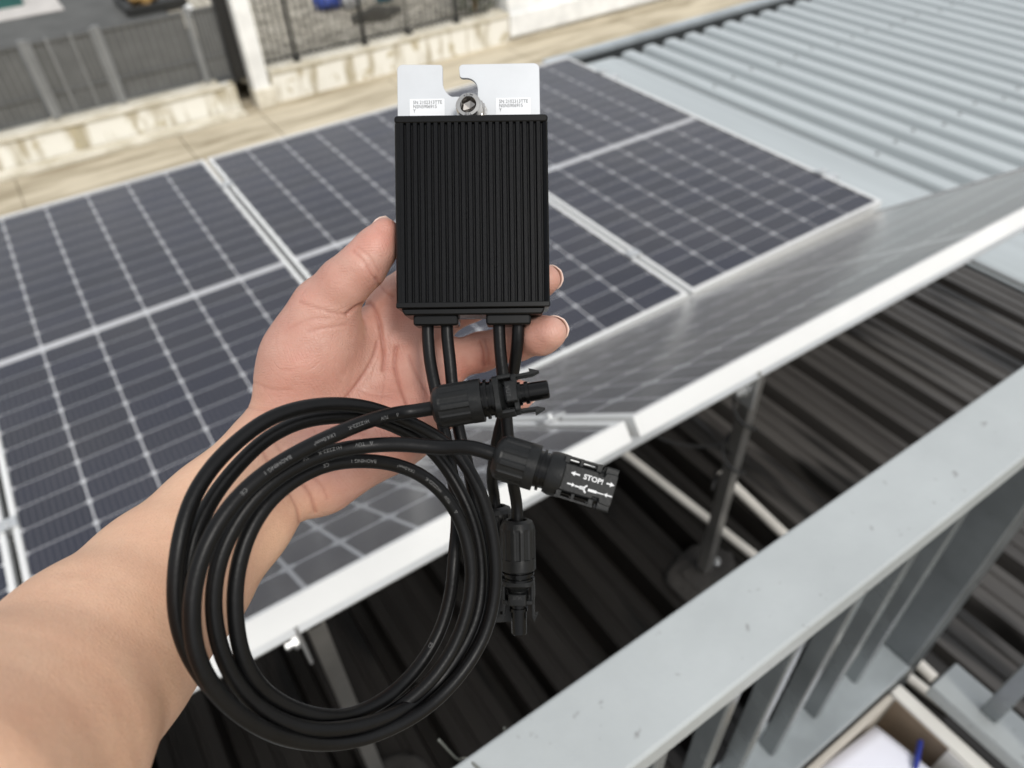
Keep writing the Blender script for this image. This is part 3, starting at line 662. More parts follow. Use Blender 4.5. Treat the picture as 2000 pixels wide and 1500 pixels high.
# hex socket bolt through the slot
bc = at(914, 204, D0 + 0.010); bax = CF + CR * 0.16 + (-CU) * 0.10; bax /= np.linalg.norm(bax)
bolt = MB().lathe([(0.0000, 0.0039), (-0.0002, 0.0041), (0.0, 0.0056), (0.0006, 0.0062), (0.0066, 0.0062), (0.0072, 0.0056), (0.0073, 0.0041)], bc, bax, 36,
                  cap=False)
bolt.build('bolt', M_steel, dev, smooth=True, angle=30)
hexm = MB().lathe([(-0.0001, 0.0041), (0.0002, 0.0038), (0.0030, 0.0034), (0.0042, 0.0002)], bc, bax, 6, cap=False)
hb = hexm.build('hex_socket', mat('socket_steel', (0.30, 0.28, 0.26), 0.25, 1.0), dev)
MB().lathe([(0.0076, 0.0070), (0.0078, 0.0074), (0.0110, 0.0074), (0.0112, 0.0070)], bc, bax, 48, rad=lambda t, a: 1 + 0.03 * (1 if int(a * 24 / math.pi) % 2 else -1)).build('knurled_nut', M_steel, dev)
MB().lathe([(0.0070, 0.0040), (0.022, 0.0040)], bc, bax, 20).build('bolt_shank', M_steel, dev, smooth=True)
v, f = text_mesh('A2-70', 0.0021, 'CENTER')
bx_ = CR - bax * (CR @ bax); bx_ /= np.linalg.norm(bx_); by_ = np.cross(bx_, bax) * -1
if by_ @ CU < 0: by_ = -by_
for flip, txt in ((1, 'A2-70'), (-1, 'THE')):
    v, f = text_mesh(txt, 0.0019, 'CENTER'); P = []
    for a in v:
        th_ = R(90) - a[0] / 0.0048; rr_ = 0.0042 + a[1]
        P.append(bc - bax * 0.00022 + flip * (bx_ * math.cos(th_) + by_ * math.sin(th_)) * rr_)
    MB().add(P, f).build('lettering', M_ink, dev)

# ------------------------------------------------------------------ cables
CRAD = 0.00295
def dbase(px): return 0.250 + (px - 345) / 615.0 * 0.083
def zp(zx, zy, off=0.0):             # point of the coil
    px = 300 + zx / 2.054; py = 750 + zy / 2.054
    return at(px, py, dbase(px) + off)
gy = BH + 0.0085
L1 = [dp_(0.0132, gy - 0.003, 0.011), dp_(0.0132, gy + 0.004, 0.011), at(840, 707, .350), at(851, 762, .347), at(867, 840, .345), at(882, 920, .343), at(893, 1000, .342)]
L2 = [dp_(0.0224, gy - 0.003, 0.011), dp_(0.0224, gy + 0.004, 0.011), at(879, 707, .350), at(884, 762, .350), at(896, 840, .350), at(915, 915, .350), at(932, 1000, .349)]
IR = [zp(1085, 365, .002), zp(1180, 455, .0), zp(1238, 560, -.003), zp(1268, 680, -.004), zp(1272, 800, -.004), zp(1250, 920, -.004), zp(1195, 1050, -.003), zp(1095, 1185, -.002), zp(950, 1288, -.001), zp(820, 1322, 0)]
K1 = L1 + [zp(1205, 700, .010), zp(1190, 850, .009), zp(1140, 1010, .009), zp(1050, 1150, .008), zp(930, 1260, .006), zp(800, 1325, .003),
     zp(690, 1335, -.001), zp(560, 1303, -.002), zp(425, 1213, -.003), zp(352, 1080, -.004), zp(326, 900, -.004), zp(333, 770, -.004), zp(372, 620, -.004), zp(450, 485, -.004), zp(560, 388, -.003),
     zp(700, 322, -.002), zp(850, 308, -.002), zp(980, 326, -.001), zp(1085, 372, -.002), zp(1175, 455, -.003), zp(1236, 560, -.004), zp(1268, 680, -.005), zp(1275, 800, -.005), zp(1255, 920, -.005), zp(1203, 1055, -.004), zp(1110, 1190, -.002),
     zp(980, 1300, .003), zp(830, 1378, .008), zp(660, 1418, .010), zp(500, 1402, .010), zp(340, 1325, .008), zp(215, 1200, .004), zp(130, 1060, .001), zp(92, 920, 0), zp(88, 790, 0), zp(104, 640, 0), zp(150, 470, .002), zp(225, 345, .003), zp(330, 235, .004), zp(460, 140, .004),
     zp(590, 95, .004), zp(720, 80, .004), zp(850, 92, .004), zp(980, 135, .005), zp(1100, 190, .004), zp(1215, 275, 0), zp(1295, 400, -.005), zp(1345, 540, -.006), zp(1370, 690, -.006), zp(1368, 840, -.005), zp(1330, 1000, -.004), zp(1250, 1140, -.003), zp(1120, 1280, -.003),
     zp(960, 1378, -.004), zp(800, 1432, -.004), zp(640, 1440, -.006), zp(480, 1402, -.009), zp(340, 1322, -.011), zp(230, 1205, -.012), zp(170, 1080, -.012), zp(152, 940, -.012), zp(165, 790, -.012), zp(215, 640, -.013), zp(300, 500, -.014), zp(420, 378, -.015), zp(560, 285, -.016), zp(700, 215, -.017), zp(850, 152, -.015), zp(990, 115, -.010)]
K2 = L2 + [zp(1325, 600, .014), zp(1340, 730, .010), zp(1325, 880, .007), zp(1280, 1020, .005), zp(1180, 1170, .004), zp(1040, 1300, .005), zp(860, 1400, .009), zp(700, 1442, .015), zp(540, 1428, .017), zp(380, 1355, .015), zp(250, 1240, .012), zp(160, 1090, .008), zp(125, 930, .006), zp(130, 780, .006), zp(165, 610, .007), zp(235, 460, .009), zp(340, 325, .010), zp(460, 215, .011), zp(590, 152, .011),
     zp(720, 132, .011), zp(860, 135, .011), zp(980, 175, .012), zp(1090, 240, .012), zp(1180, 345, .010), zp(1255, 480, .005), zp(1300, 620, .003), zp(1315, 780, .002), zp(1295, 930, .001), zp(1225, 1080, .002), zp(1115, 1225, .004), zp(960, 1325, -.002),
     zp(800, 1375, -.005), zp(640, 1385, -.006), zp(500, 1345, -.006), zp(370, 1248, -.005), zp(290, 1120, -.005), zp(248, 980, -.005), zp(240, 840, -.005), zp(268, 690, -.006), zp(335, 550, -.007), zp(435, 425, -.009), zp(560, 335, -.010), zp(700, 275, -.011), zp(850, 248, -.014), zp(1000, 242, -.023), zp(1180, 258, -.035)]
# connectors: 1 male right, 2 female with the print, 3 male hanging, 4 female hanging behind
c1a, c1b = at(846, 797, .300), at(1072, 760, .298)
c2a, c2b = at(966, 889, .283), at(1197, 960, .279)
c3a, c3b = at(1010, 1014, .370), at(1014, 1238, .372)
c4a, c4b = at(967, 988, .386), at(985, 1205, .390)
def lead(a, b, t): d = (b - a) / np.linalg.norm(b - a); return a + d * t
K1 += [lead(c1a, c1b, -.010), lead(c1a, c1b, 0.008)]
K2 += [lead(c2a, c2b, -.012), lead(c2a, c2b, 0.008)]
K3 = [dp_(0.0474, gy - 0.003, 0.011), dp_(0.0474, gy + 0.004, 0.011), at(979, 707, .352), at(984, 750, .353), at(989, 815, .355), at(993, 860, .357), at(1002, 945, .364), lead(c3a, c3b, -.008), lead(c3a, c3b, .008)]
K4 = [dp_(0.0566, gy - 0.003, 0.011), dp_(0.0566, gy + 0.004, 0.011), at(1006, 707, .356), at(1000, 742, .360), at(985, 805, .366), at(973, 850, .370), at(960, 940, .380), lead(c4a, c4b, -.008), lead(c4a, c4b, .008)]
PATH = {}; CAB = []
for i, (K, nm) in enumerate(((K1, 'first'), (K2, 'second'), (K3, 'third'), (K4, 'fourth'))):
    P = spline(K, 0.0022)
    for _ in range(6): P[1:-1] = P[1:-1] * .5 + (P[:-2] + P[2:]) * .25
    PATH[i] = P; CAB.append(MB().tube(P, CRAD, 18).build('cable', M_jack, dev, smooth=True, angle=60))
def cable_text(ci, px, py, txt, size=0.0021, flip=False, rot=0.0, rev=False):
    """print bent round cable ci, centred on the point nearest to photo pixel px,py that lies in front"""
    P = PATH[ci]; q = (P - CP) @ RW.T; uv = np.c_[1000 + FPX * q[:, 0] / q[:, 2], 750 + FPX * q[:, 1] / q[:, 2]]
    i0 = int(np.argmin(np.hypot(uv[:, 0] - px, uv[:, 1] - py) + q[:, 2] * 200)); s = np.r_[0, np.cumsum(np.linalg.norm(np.diff(P, axis=0), axis=1))]
    v, f = text_mesh(txt, size, 'CENTER'); Tn = np.gradient(P, axis=0); Tn /= np.linalg.norm(Tn, axis=1)[:, None]
    sg = -1.0 if rev else 1.0; out = []
    for a in v:
        ss = np.clip(s[i0] + sg * a[0] * 1.12, s[0], s[-1]); p = np.array([np.interp(ss, s, P[:, k]) for k in range(3)]); t = np.array([np.interp(ss, s, Tn[:, k]) for k in range(3)])
        n = CP - p; n -= t * (n @ t); n /= np.linalg.norm(n); b = np.cross(n, t) * sg
        th_ = (a[1] - size * 0.35) / CRAD + rot; out.append(p + (n * math.cos(th_) + b * math.sin(th_)) * (CRAD + 0.00005))
    MB().add(out, f).build('print', M_cprint, CAB[ci])
for ci, tx, ty, tt, ro in ((0, 540, 905, 'BAOHING 1', 0), (0, 626, 856, '1X4.0mm²', 0), (0, 694, 825, 'H1Z2Z2-K', 0), (0, 744, 808, 'TÜV', .2), (0, 770, 802, 'Δ', .2),
                          (1, 648, 886, 'H1Z2Z2-K', -.3), (1, 699, 876, 'TÜV', -.3), (1, 729, 874, 'Δ', -.3), (1, 594, 896, '1V', -.3),
                          (0, 702, 897, 'BAOHING 1', 0), (0, 793, 911, '1X4.0mm²', 0), (0, 845, 943, 'H1Z2Z2-K', 0), (0, 877, 974, 'TÜV', 0), (0, 892, 996, 'Δ', 0), (0, 633, 913, 'CE', 0), (0, 470, 965, 'CE', 0),
                          (1, 818, 1320, 'BAOHING 1', .4), (0, 858, 1264, 'CE', .3)):
    cable_text(ci, tx, ty, tt, 0.0019, rev=True, rot=ro)

# MC-type connectors
def ortho(ax, ref):
    ax = ax / np.linalg.norm(ax); x = ref - ax * (ref @ ax); x /= np.linalg.norm(x); return ax, x, np.cross(ax, x)
def nut(con, o, ax, L, r):
    def rad(t, a):
        if t < 0.20 * L or t > 0.76 * L: return 1.0
        c = math.cos(a * 11); return 1.0 - 0.055 * max(0.0, min(1.0, (c + 0.25) * 3))
    pr_ = [(0.004, r * .52), (0.0005, r * .55), (0.0, r * .62), (0.0012, r * .86), (L * .15, r * .97), (L * .20, r), (L * .205, r), (L * .5, r), (L * .755, r), (L * .76, r), (L * .765, r * 1.005), (L * .99, r * 1.005), (L, r * .98), (L, r * .8)]
    MB().lathe(pr_, o, ax, 132, rad=rad).build('nut', M_plast, con, smooth=True, angle=28)
    MB().lathe([(L, r * .80), (L + .0012, r * .80), (L + .0013, r * .92), (L + .0024, r * .92), (L + .0025, r * .78), (L + .004, r * .78), (L + .0041, r * .9), (L + .0052, r * .9), (L + .0053, r * .76), (L + .0075, r * .76)], o, ax, 40).build('thread', M_gloss, con, smooth=True, angle=28)
def connector(a, b, male, ref, r=0.0089):
    ax = b - a; Ltot = np.linalg.norm(ax); ax, x, y = ortho(ax, ref)       # x faces the viewer, y sideways
    con = bpy.data.objects.new('connector', None); COL.objects.link(con); con.parent = dev; con.matrix_basis = world_of(dev).inverted() @ Matrix.Translation(V(a)); con.empty_display_size = .01
    Ln = 0.43 * Ltot if male else 0.36 * Ltot
    nut(con, a, ax, Ln, r)
    b0 = Ln + 0.0050
    fr = lambda t: (a + ax * t, y, x, ax)
    if male:
        Lb = Ltot * 0.205
        # collar, waisted core and four corner posts leave the two dark windows
        MB().prism(rrect(-r * .92, -r * .80, r * .92, r * .80, r * .5), 0, 0.0026, fr(b0)).build('collar', M_plast, con, bevel=.0004)
        MB().lathe([(0.0024, r * .80), (Lb * .45, r * .56), (Lb * .7, r * .56), (Lb, r * .60)], a + ax * b0, ax, 28).build('core', M_plast, con, smooth=True)
        MB().prism(rrect(-r * .50, -r * .84, r * .50, r * .84, r * .12), Lb * .50, Lb - .0003, fr(b0)).build('block', M_plast, con, bevel=.0004)
        MB().prism(rrect(-r * .90, -r * .52, r * .90, r * .52, r * .2), Lb - 0.0022, Lb, fr(b0)).build('flange', M_plast, con, bevel=.0004)
        for s_ in (-1, 1):
            MB().prism(rrect(-r * .50, 0, r * .50, r * .22, r * .08), 0.002, Lb - .0021, (a + ax * b0 + y * s_ * r * .70, x, y * s_, ax)).build('strut', M_plast, con, bevel=.0003)
            # sprung latch arm with arrow head
            L2_ = Lb + 0.0098
            arm = [(s_ * r * .74, Lb - .0005), (s_ * r * .88, Lb - .0005), (s_ * r * .90, L2_ - .004), (s_ * r * 1.08, L2_ - .0042), (s_ * r * .88, L2_), (s_ * r * .76, L2_ - .003)]
            MB().prism(arm, -0.0023, 0.0023, (a + ax * b0, y, ax, x)).build('latch', M_plast, con, bevel=.0002)
        MB().lathe([(Lb, r * .55), (Lb + .0012, r * .55), (Lb + .0013, r * .44), (Lb + .0026, r * .44), (Lb + .0027, r * .52), (Lb + .0042, r * .52), (Lb + .0044, r * .44), (Ltot - b0 - .0006, r * .43), (Ltot - b0, r * .39)], a + ax * b0, ax, 28).build('pin_tube', M_gloss, con, smooth=True, angle=25)
        v, f = text_mesh('TÜV', 0.0024, 'CENTER')
        MB().add([a + ax * (b0 + Lb * .62) + ax * (q[1] - .0008) * 1 - y * q[0] + x * (r * .845 + .00002) for q in v], f).build('emblem', mat('moulded_mark', (0.03, 0.03, 0.03), .5), con)
    else:
        Lb = Ltot - b0; hw, hh = r * .92, r * .80
        MB().lathe([(-.0005, r * .90), (.0012, r * .96), (.0050, r * .96), (.0056, r * .9)], a + ax * b0, ax, 40).build('collar', M_plast, con, smooth=True, angle=30)
        MB().lathe([(0.004, r * .60), (Lb * .93, r * .60)], a + ax * b0, ax, 28).build('core', M_gloss, con, smooth=True)
        MB().prism(rrect(-hw * .80, -hh * .60, hw * .80, hh * .60, r * .2), Lb * .16, Lb * .96, fr(b0)).build('insert', M_gloss, con)
        # shell: top and bottom plates with notched sides
        z0_, z1_ = Lb * .20, Lb
        for u_ in (-1, 1):
            half = [(-hw * .62, z0_), (hw * .62, z0_), (hw * .62, Lb * .70), (hw * .50, Lb * .72), (hw * .50, Lb * .80), (hw * .70, Lb * .82), (hw * .74, Lb - .0008), (hw * .66, Lb), (-hw * .66, Lb), (-hw * .74, Lb - .0008), (-hw * .70, Lb * .82), (-hw * .50, Lb * .80), (-hw * .50, Lb * .72), (-hw * .62, Lb * .70)]
            MB().prism(half, u_ * hh * .66, u_ * hh, (a + ax * b0, y, ax, x)).build('shell', M_plast, con, bevel=.0003)
        for s_ in (-1, 1):
            for (t0_, t1_) in ((.17, .255), (.40, .46), (.66, .745), (.80, 1.0)):
                MB().prism(rrect(-hh * .92, 0, hh * .92, hw * .40, .0006), Lb * t0_, Lb * t1_ - (0.0002 if t1_ == 1.0 else 0), (a + ax * b0 + y * s_ * hw * .60, x, y * s_, ax)).build('side_rib', M_plast, con, bevel=.0003)
            MB().prism([(s_ * hw * .90, Lb * .16), (s_ * hw * .985, Lb * .16), (s_ * hw * .985, Lb * .745), (s_ * hw * .90, Lb * .745)], -hh * .93, -hh * .52, (a + ax * b0, y, ax, x)).build('rail', M_plast, con)
            MB().prism([(s_ * hw * .90, Lb * .16), (s_ * hw * .985, Lb * .16), (s_ * hw * .985, Lb * .745), (s_ * hw * .90, Lb * .745)], hh * .52, hh * .93, (a + ax * b0, y, ax, x)).build('rail', M_plast, con)
        return con, (a + ax * b0, ax, x, y, Lb, hw, hh)
    return con, None
VW = -CF
connector(c1a, c1b, True, VW + CU * .25 - CR * .1)
con2, info = connector(c2a, c2b, False, VW + CU * .12)
connector(c3a, c3b, True, VW - CR * .1, r=0.0090)
connector(c4a, c4b, False, VW, r=0.0090)
# STOP! print on the female connector
o_, ax_, x_, y_, Lb_, hw_, hh_ = info
up_ = -y_ if (-y_) @ CU > 0 else y_
def stop_pt(t, u): return o_ + ax_ * t + up_ * u + x_ * (hh_ + 0.00006)
def stop_poly(polys):
    mb = MB()
    for pg in polys: mb.add([stop_pt(*q) for q in pg], [tuple(range(len(pg)))])
    mb.build('print', M_print, con2)
v, f = text_mesh('STOP!', 0.0027, 'CENTER', 0.00007)
MB().add([stop_pt(Lb_ * .655 + q[0] * 1.05, 0.0012 + q[1]) for q in v], f).build('print', M_print, con2)
def arrow(t0, t1, u, h=0.0009, hl=0.0016):
    s_ = 1 if t1 > t0 else -1; e = t1 - s_ * hl
    return [[(t0, u - h * .32), (e, u - h * .32), (e, u + h * .32), (t0, u + h * .32)], [(e, u - h), (t1, u), (e, u + h)]]
stop_poly(arrow(Lb_ * .45, Lb_ * .31, 0.0021) + arrow(Lb_ * .855, Lb_ * .975, 0.0021))
pic = []
u0 = -0.0022
pic += arrow(Lb_ * .30, Lb_ * .42, u0 + .0001, .0008, .0012) + arrow(Lb_ * .985, Lb_ * .86, u0 + .0001, .0008, .0012)
pic += [[(Lb_ * .42, u0 - .0003), (Lb_ * .56, u0 - .0003), (Lb_ * .56, u0 + .0003), (Lb_ * .42, u0 + .0003)], [(Lb_ * .49, u0 - .0006), (Lb_ * .56, u0 - .0006), (Lb_ * .56, u0 + .0006), (Lb_ * .49, u0 + .0006)], [(Lb_ * .62, u0 - .0005), (Lb_ * .75, u0 - .0005), (Lb_ * .75, u0 + .0005), (Lb_ * .62, u0 + .0005)], [(Lb_ * .75, u0 - .0002), (Lb_ * .86, u0 - .0002), (Lb_ * .86, u0 + .0002), (Lb_ * .75, u0 + .0002)]]
cx_ = Lb_ * .615; ring = []
for k in range(8):
    a0_, a1_ = R(110 + k * 17.5), R(110 + (k + 1) * 17.5)
    pic.append([(cx_ + r_ * math.cos(a_), u0 + r_ * math.sin(a_)) for r_, a_ in ((.0017, a0_), (.0017, a1_), (.0011, a1_), (.0011, a0_))])
stop_poly(pic)

# ================================================================== the arm and hand
MM = 0.001
def cpt(px, py, d): return np.array([(px - 1000) / FPX * d, (py - 750) / FPX * d, d])     # right, down, forward
VOX = 0.0008
class Field:
    def __init__(s, lo, hi):
        s.lo = np.array(lo); s.n = np.ceil((np.array(hi) - s.lo) / VOX).astype(int) + 1
    def new(s): return np.full(s.n, 0.05, np.float32)
    def sub(s, lo, hi):
        a = np.clip(np.floor((lo - s.lo) / VOX).astype(int), 0, s.n); b = np.clip(np.ceil((hi - s.lo) / VOX).astype(int) + 1, 0, s.n)
        g = [(s.lo[k] + np.arange(a[k], b[k]) * VOX).astype(np.float32) for k in range(3)]
        return tuple(slice(a[k], b[k]) for k in range(3)), g[0][:, None, None], g[1][None, :, None], g[2][None, None, :]
def smin(a, b, k):
    h = np.clip(0.5 + 0.5 * (b - a) / k, 0, 1); return b + (a - b) * h - k * h * (1 - h)
def add_cone(F, A, a, b, ra, rb, k, sq=None):
    """rounded cone a->b blended into array A; sq=(axis, s) flattens the section along axis"""
    m = max(ra, rb) + 0.012
    sl_, X, Y, Z = F.sub(np.minimum(a, b) - m, np.maximum(a, b) + m)
    if 0 in [q.stop - q.start for q in sl_]: return
    d = b - a; L2 = d @ d
    px_, py_, pz_ = X - a[0], Y - a[1], Z - a[2]
    t = np.clip((px_ * d[0] + py_ * d[1] + pz_ * d[2]) / L2, 0, 1)
    qx, qy, qz = px_ - t * d[0], py_ - t * d[1], pz_ - t * d[2]
    r2 = qx * qx + qy * qy + qz * qz
    if sq is not None:
        ax = sq[0]; c = qx * ax[0] + qy * ax[1] + qz * ax[2]; r2 = r2 + c * c * (1 / sq[1] ** 2 - 1)
    D = np.sqrt(r2) - (ra + t * (rb - ra))
    A[sl_] = smin(A[sl_], D.astype(np.float32), k)
def add_ell(F, A, c, axes, rad, k):
    m = max(rad) + 0.012; sl_, X, Y, Z = F.sub(c - m, c + m); x, y, z = X - c[0], Y - c[1], Z - c[2]; q = 0; q2 = 0
    for a, r in zip(axes, rad):
        p = x * a[0] + y * a[1] + z * a[2]; q = q + (p / r) ** 2; q2 = q2 + (p / r ** 2) ** 2
    k0 = np.sqrt(q); D = k0 * (k0 - 1) / (np.sqrt(q2) + 1e-9)
    A[sl_] = smin(A[sl_], D.astype(np.float32), k)
FW = np.array([0, 0, 1.0])
HAND = dict(
 forearm=[((-230, 1700, .175), 44, 1), ((-20, 1500, .222), 41, .9), ((190, 1275, .277), 35.6, .86), ((330, 1130, .317), 32.5, .80), ((440, 1010, .348), 29.0, .74), ((545, 890, .372), 27.5, .68)],
)
F = Field((-0.250, -0.090, 0.12), (0.040, 0.200, 0.425))
palm = F.new()
fa = HAND['forearm']
adir = cpt(*fa[-1][0]) - cpt(*fa[1][0]); adir /= np.linalg.norm(adir)
side = np.cross(adir, FW); side /= np.linalg.norm(side); thick = np.cross(side, adir)
for (p, r, s_), (p2, r2, s2) in zip(fa[:-1], fa[1:]):
    add_cone(F, palm, cpt(*p), cpt(*p2), r * MM, r2 * MM, 0.012, (thick, (s_ + s2) / 2))
def chain(A, pts, k, sq=None):
    for (p, r), (p2, r2) in zip(pts[:-1], pts[1:]): add_cone(F, A, cpt(*p), cpt(*p2), r * MM, r2 * MM, k, sq)
# palm slabs: wrist to the four knuckles
chain(palm, [((575, 860, .378), 22), ((680, 720, .392), 16), ((775, 590, .396), 13)], 0.014)
chain(palm, [((590, 880, .379), 22), ((720, 745, .396), 16), ((825, 640, .400), 13)], 0.014)
chain(palm, [((610, 905, .379), 21), ((750, 790, .395), 16), ((845, 720, .398), 13)], 0.014)
chain(palm, [((630, 925, .377), 19), ((770, 840, .390), 16), ((850, 795, .392), 12)], 0.014)
# thenar and hypothenar pads
tn = cpt(690, 560, .365) - cpt(540, 800, .370); tn /= np.linalg.norm(tn); t2 = np.cross(tn, FW); t2 /= np.linalg.norm(t2); t3 = np.cross(t2, tn)
add_ell(F, palm, cpt(600, 705, .370), (tn, t2, t3), (.036, .0225, .0185), 0.012)
hn = cpt(850, 815, .385) - cpt(620, 915, .377); hn /= np.linalg.norm(hn); h2 = np.cross(hn, FW); h2 /= np.linalg.norm(h2); h3 = np.cross(h2, hn)
add_ell(F, palm, cpt(735, 855, .379), (hn, h2, h3), (.036, .0185, .0165), 0.012)
# pads below the fingers
add_ell(F, palm, cpt(835, 735, .392), (np.array([1., 0, 0]), np.array([0, 1., 0]), FW), (.014, .030, .012), 0.010)
fingers = [
 # thumb
 [((590, 690, .368), 17), ((632, 600, .364), 14.5), ((672, 553, .358), 12.2), ((708, 520, .355), 11.2), ((734, 485, .354), 9.8), ((752, 453, .354), 6.8)],
 # index (behind the box)
 [((775, 590, .398), 11), ((850, 500, .400), 10.2), ((930, 440, .394), 9.2), ((985, 405, .386), 8.0), ((1000, 395, .383), 7.0)],
 # middle
 [((825, 640, .402), 11), ((920, 590, .404), 10.2), ((1005, 558, .392), 9.4), ((1052, 549, .378), 8.6), ((1066, 546, .372), 7.4)],
 # ring
 [((845, 716, .398), 11.0), ((940, 687, .390), 10.0), ((1010, 667, .372), 9.4), ((1058, 655, .357), 9.0), ((1075, 650, .352), 7.8)],
 # little
 [((850, 797, .390), 10.0), ((920, 782, .382), 8.8), ((980, 775, .370), 8.0), ((1008, 773, .362), 7.4), ((1016, 772, .359), 6.6)],
]
tot = palm
outs = []
for i, fg in enumerate(fingers):
    A = F.new(); chain(A, fg, 0.004)
    outs.append(smin(palm, A, 0.010 if i == 0 else 0.007))
for A in outs: tot = np.minimum(tot, A)
del outs
# thumb web
def surface_nets(A, lo):
    n = A.shape; s = A < 0
    c = np.zeros((n[0] - 1, n[1] - 1, n[2] - 1), np.uint8)
    for i in (0, 1):
        for j in (0, 1):
            for k in (0, 1): c += s[i:n[0] - 1 + i, j:n[1] - 1 + j, k:n[2] - 1 + k]
    act = (c > 0) & (c < 8); idx = np.argwhere(act); N = len(idx)
    vid = np.full(act.shape, -1, np.int32); vid[act] = np.arange(N)
    acc = np.zeros((N, 3)); cnt = np.zeros(N)
    corners = [np.array((i, j, k)) for i in (0, 1) for j in (0, 1) for k in (0, 1)]
    for a in corners:
        for b in corners:
            if (b - a).sum() == 1 and ((b - a) >= 0).all():
                va = A[tuple((idx + a).T)]; vb = A[tuple((idx + b).T)]; m = (va < 0) != (vb < 0)
                t = va[m] / (va[m] - vb[m]); acc[m] += a + t[:, None] * (b - a); cnt[m] += 1
    v = (idx + acc / cnt[:, None]) * VOX + lo
    quads = []
    for ax in range(3):
        o1, o2 = [(1, 2), (2, 0), (0, 1)][ax]
        sh = [slice(None)] * 3; sh2 = [slice(None)] * 3; sh[ax] = slice(0, -1); sh2[ax] = slice(1, None)
        e = s[tuple(sh)] != s[tuple(sh2)]; q = np.argwhere(e)
        q = q[(q[:, o1] > 0) & (q[:, o2] > 0) & (q[:, o1] < n[o1] - 1) & (q[:, o2] < n[o2] - 1)]
        d1 = np.zeros(3, int); d1[o1] = 1; d2 = np.zeros(3, int); d2[o2] = 1
        f_ = np.stack([vid[tuple((q - d1 - d2).T)], vid[tuple((q - d2).T)], vid[tuple(q.T)], vid[tuple((q - d1).T)]], 1)
        neg = s[tuple(q.T)]; f_[~neg] = f_[~neg][:, ::-1]; quads.append(f_)
    return v, np.vstack(quads)
hv, hq = surface_nets(tot, F.lo)
# light relaxation
def relax(v, q, it, lam=0.5):
    e = np.vstack([q[:, [0, 1]], q[:, [1, 2]], q[:, [2, 3]], q[:, [3, 0]]])
    for _ in range(it):
        acc = np.zeros_like(v); c = np.zeros(len(v))
        for k in (0, 1):
            for d in range(3): acc[:, d] += np.bincount(e[:, k], v[e[:, 1 - k], d], len(v))
            c += np.bincount(e[:, k], minlength=len(v))
        v = v + lam * (acc / c[:, None] - v)
    return v
hv = relax(hv, hq, 5)
def normals(v, q):
    fn_ = np.cross(v[q[:, 2]] - v[q[:, 0]], v[q[:, 3]] - v[q[:, 1]]); n = np.zeros_like(v)
    for k in range(4):
        for d in range(3): n[:, d] += np.bincount(q[:, k], fn_[:, d], len(v))
    return n / (np.linalg.norm(n, axis=1)[:, None] + 1e-12)
hn_ = normals(hv, hq)
if (hn_[:, 2] * (hv[:, 2] - hv[:, 2].mean())).mean() < 0: hq = hq[:, ::-1]; hn_ = -hn_
huv = np.c_[1000 + FPX * hv[:, 0] / hv[:, 2], 750 + FPX * hv[:, 1] / hv[:, 2]]
front = hn_[:, 2] < 0.25
def dseg(P, pts):
    pts = np.array(pts, float); best = np.full(len(P), 1e9)
    for a, b in zip(pts[:-1], pts[1:]):
        d = b - a; t = np.clip(((P - a) @ d) / (d @ d), 0, 1); best = np.minimum(best, np.hypot(*(P - a - t[:, None] * d).T))
    return best
def sp2(p): return spline([(a, b, 0) for a, b in p], 8.0)[:, :2]
creases = [  # picture path on the palm, depth mm, half width px
 ([(678, 614), (700, 598), (722, 592), (737, 618), (746, 660), (751, 700), (748, 722)], 1.3, 5),
 ([(737, 668), (728, 700), (708, 735), (680, 772), (655, 800)], 0.9, 4.5),
 ([(774, 676), (771, 712), (780, 752), (795, 790), (805, 820)], 1.1, 4.5),
 ([(797, 694), (806, 718), (822, 745), (838, 775)], 0.7, 4.5),
 ([(735, 545), (750, 568), (768, 580)], 0.7, 4.5),
 ([(690, 490), (712, 512), (728, 538), (738, 548)], 0.55, 4),
 ([(700, 483), (724, 505), (742, 530)], 0.4, 4),
 ([(586, 590), (620, 602), (655, 612), (678, 614)], 0.5, 4),
 ([(600, 648), (640, 640), (676, 634)], 0.35, 4), ([(566, 640), (600, 625), (640, 622)], 0.3, 4),
 ([(700, 760), (725, 770), (760, 772)], 0.3, 4), ([(760, 690), (752, 740), (742, 790)], 0.35, 4),
 ([(478, 842), (505, 868), (522, 900), (545, 930)], 0.7, 5), ([(500, 826), (530, 856), (552, 890), (575, 925)], 0.5, 4.5),
 ([(590, 945), (606, 968), (616, 1000)], 0.8, 5), ([(566, 965), (580, 990), (586, 1020)], 0.6, 5), ([(610, 930), (632, 955), (640, 975)], 0.5, 4.5),
 ([(936, 668), (942, 690), (944, 712)], 0.9, 4.5), ([(946, 664), (953, 690), (954, 712)], 0.6, 4),
 ([(880, 690), (888, 715), (886, 742)], 0.8, 5), ([(1012, 640), (1018, 668), (1016, 700)], 0.6, 4),
 ([(934, 752), (938, 780), (934, 812)], 0.7, 4), ([(880, 775), (884, 800), (880, 835)], 0.7, 4.5),
 ([(470, 790), (500, 800), (540, 800)], 0.3, 4), ([(490, 745), (530, 760), (570, 762)], 0.3, 4), ([(640, 850), (690, 846), (740, 860)], 0.35, 4),
]
crs = np.zeros(len(hv))
for path, dep, wd in creases:
    d = dseg(huv, sp2(path)); g_ = np.exp(-(d / (wd * 0.72)) ** 2) * front
    hv = hv - hn_ * (g_ * dep * MM * 0.9)[:, None]
    crs = np.maximum(crs, g_ * min(1, dep / 1.0))
# palm redness: how far up the hand
wr = cpt(500, 930, .36); kn = cpt(850, 700, .39); dd = kn - wr
tpos = ((hv - wr) @ dd) / (dd @ dd)
red = np.clip(tpos * 3.0 + 0.15, 0, 1) * np.clip(0.6 - hn_[:, 2] * 1.2, 0, 1)
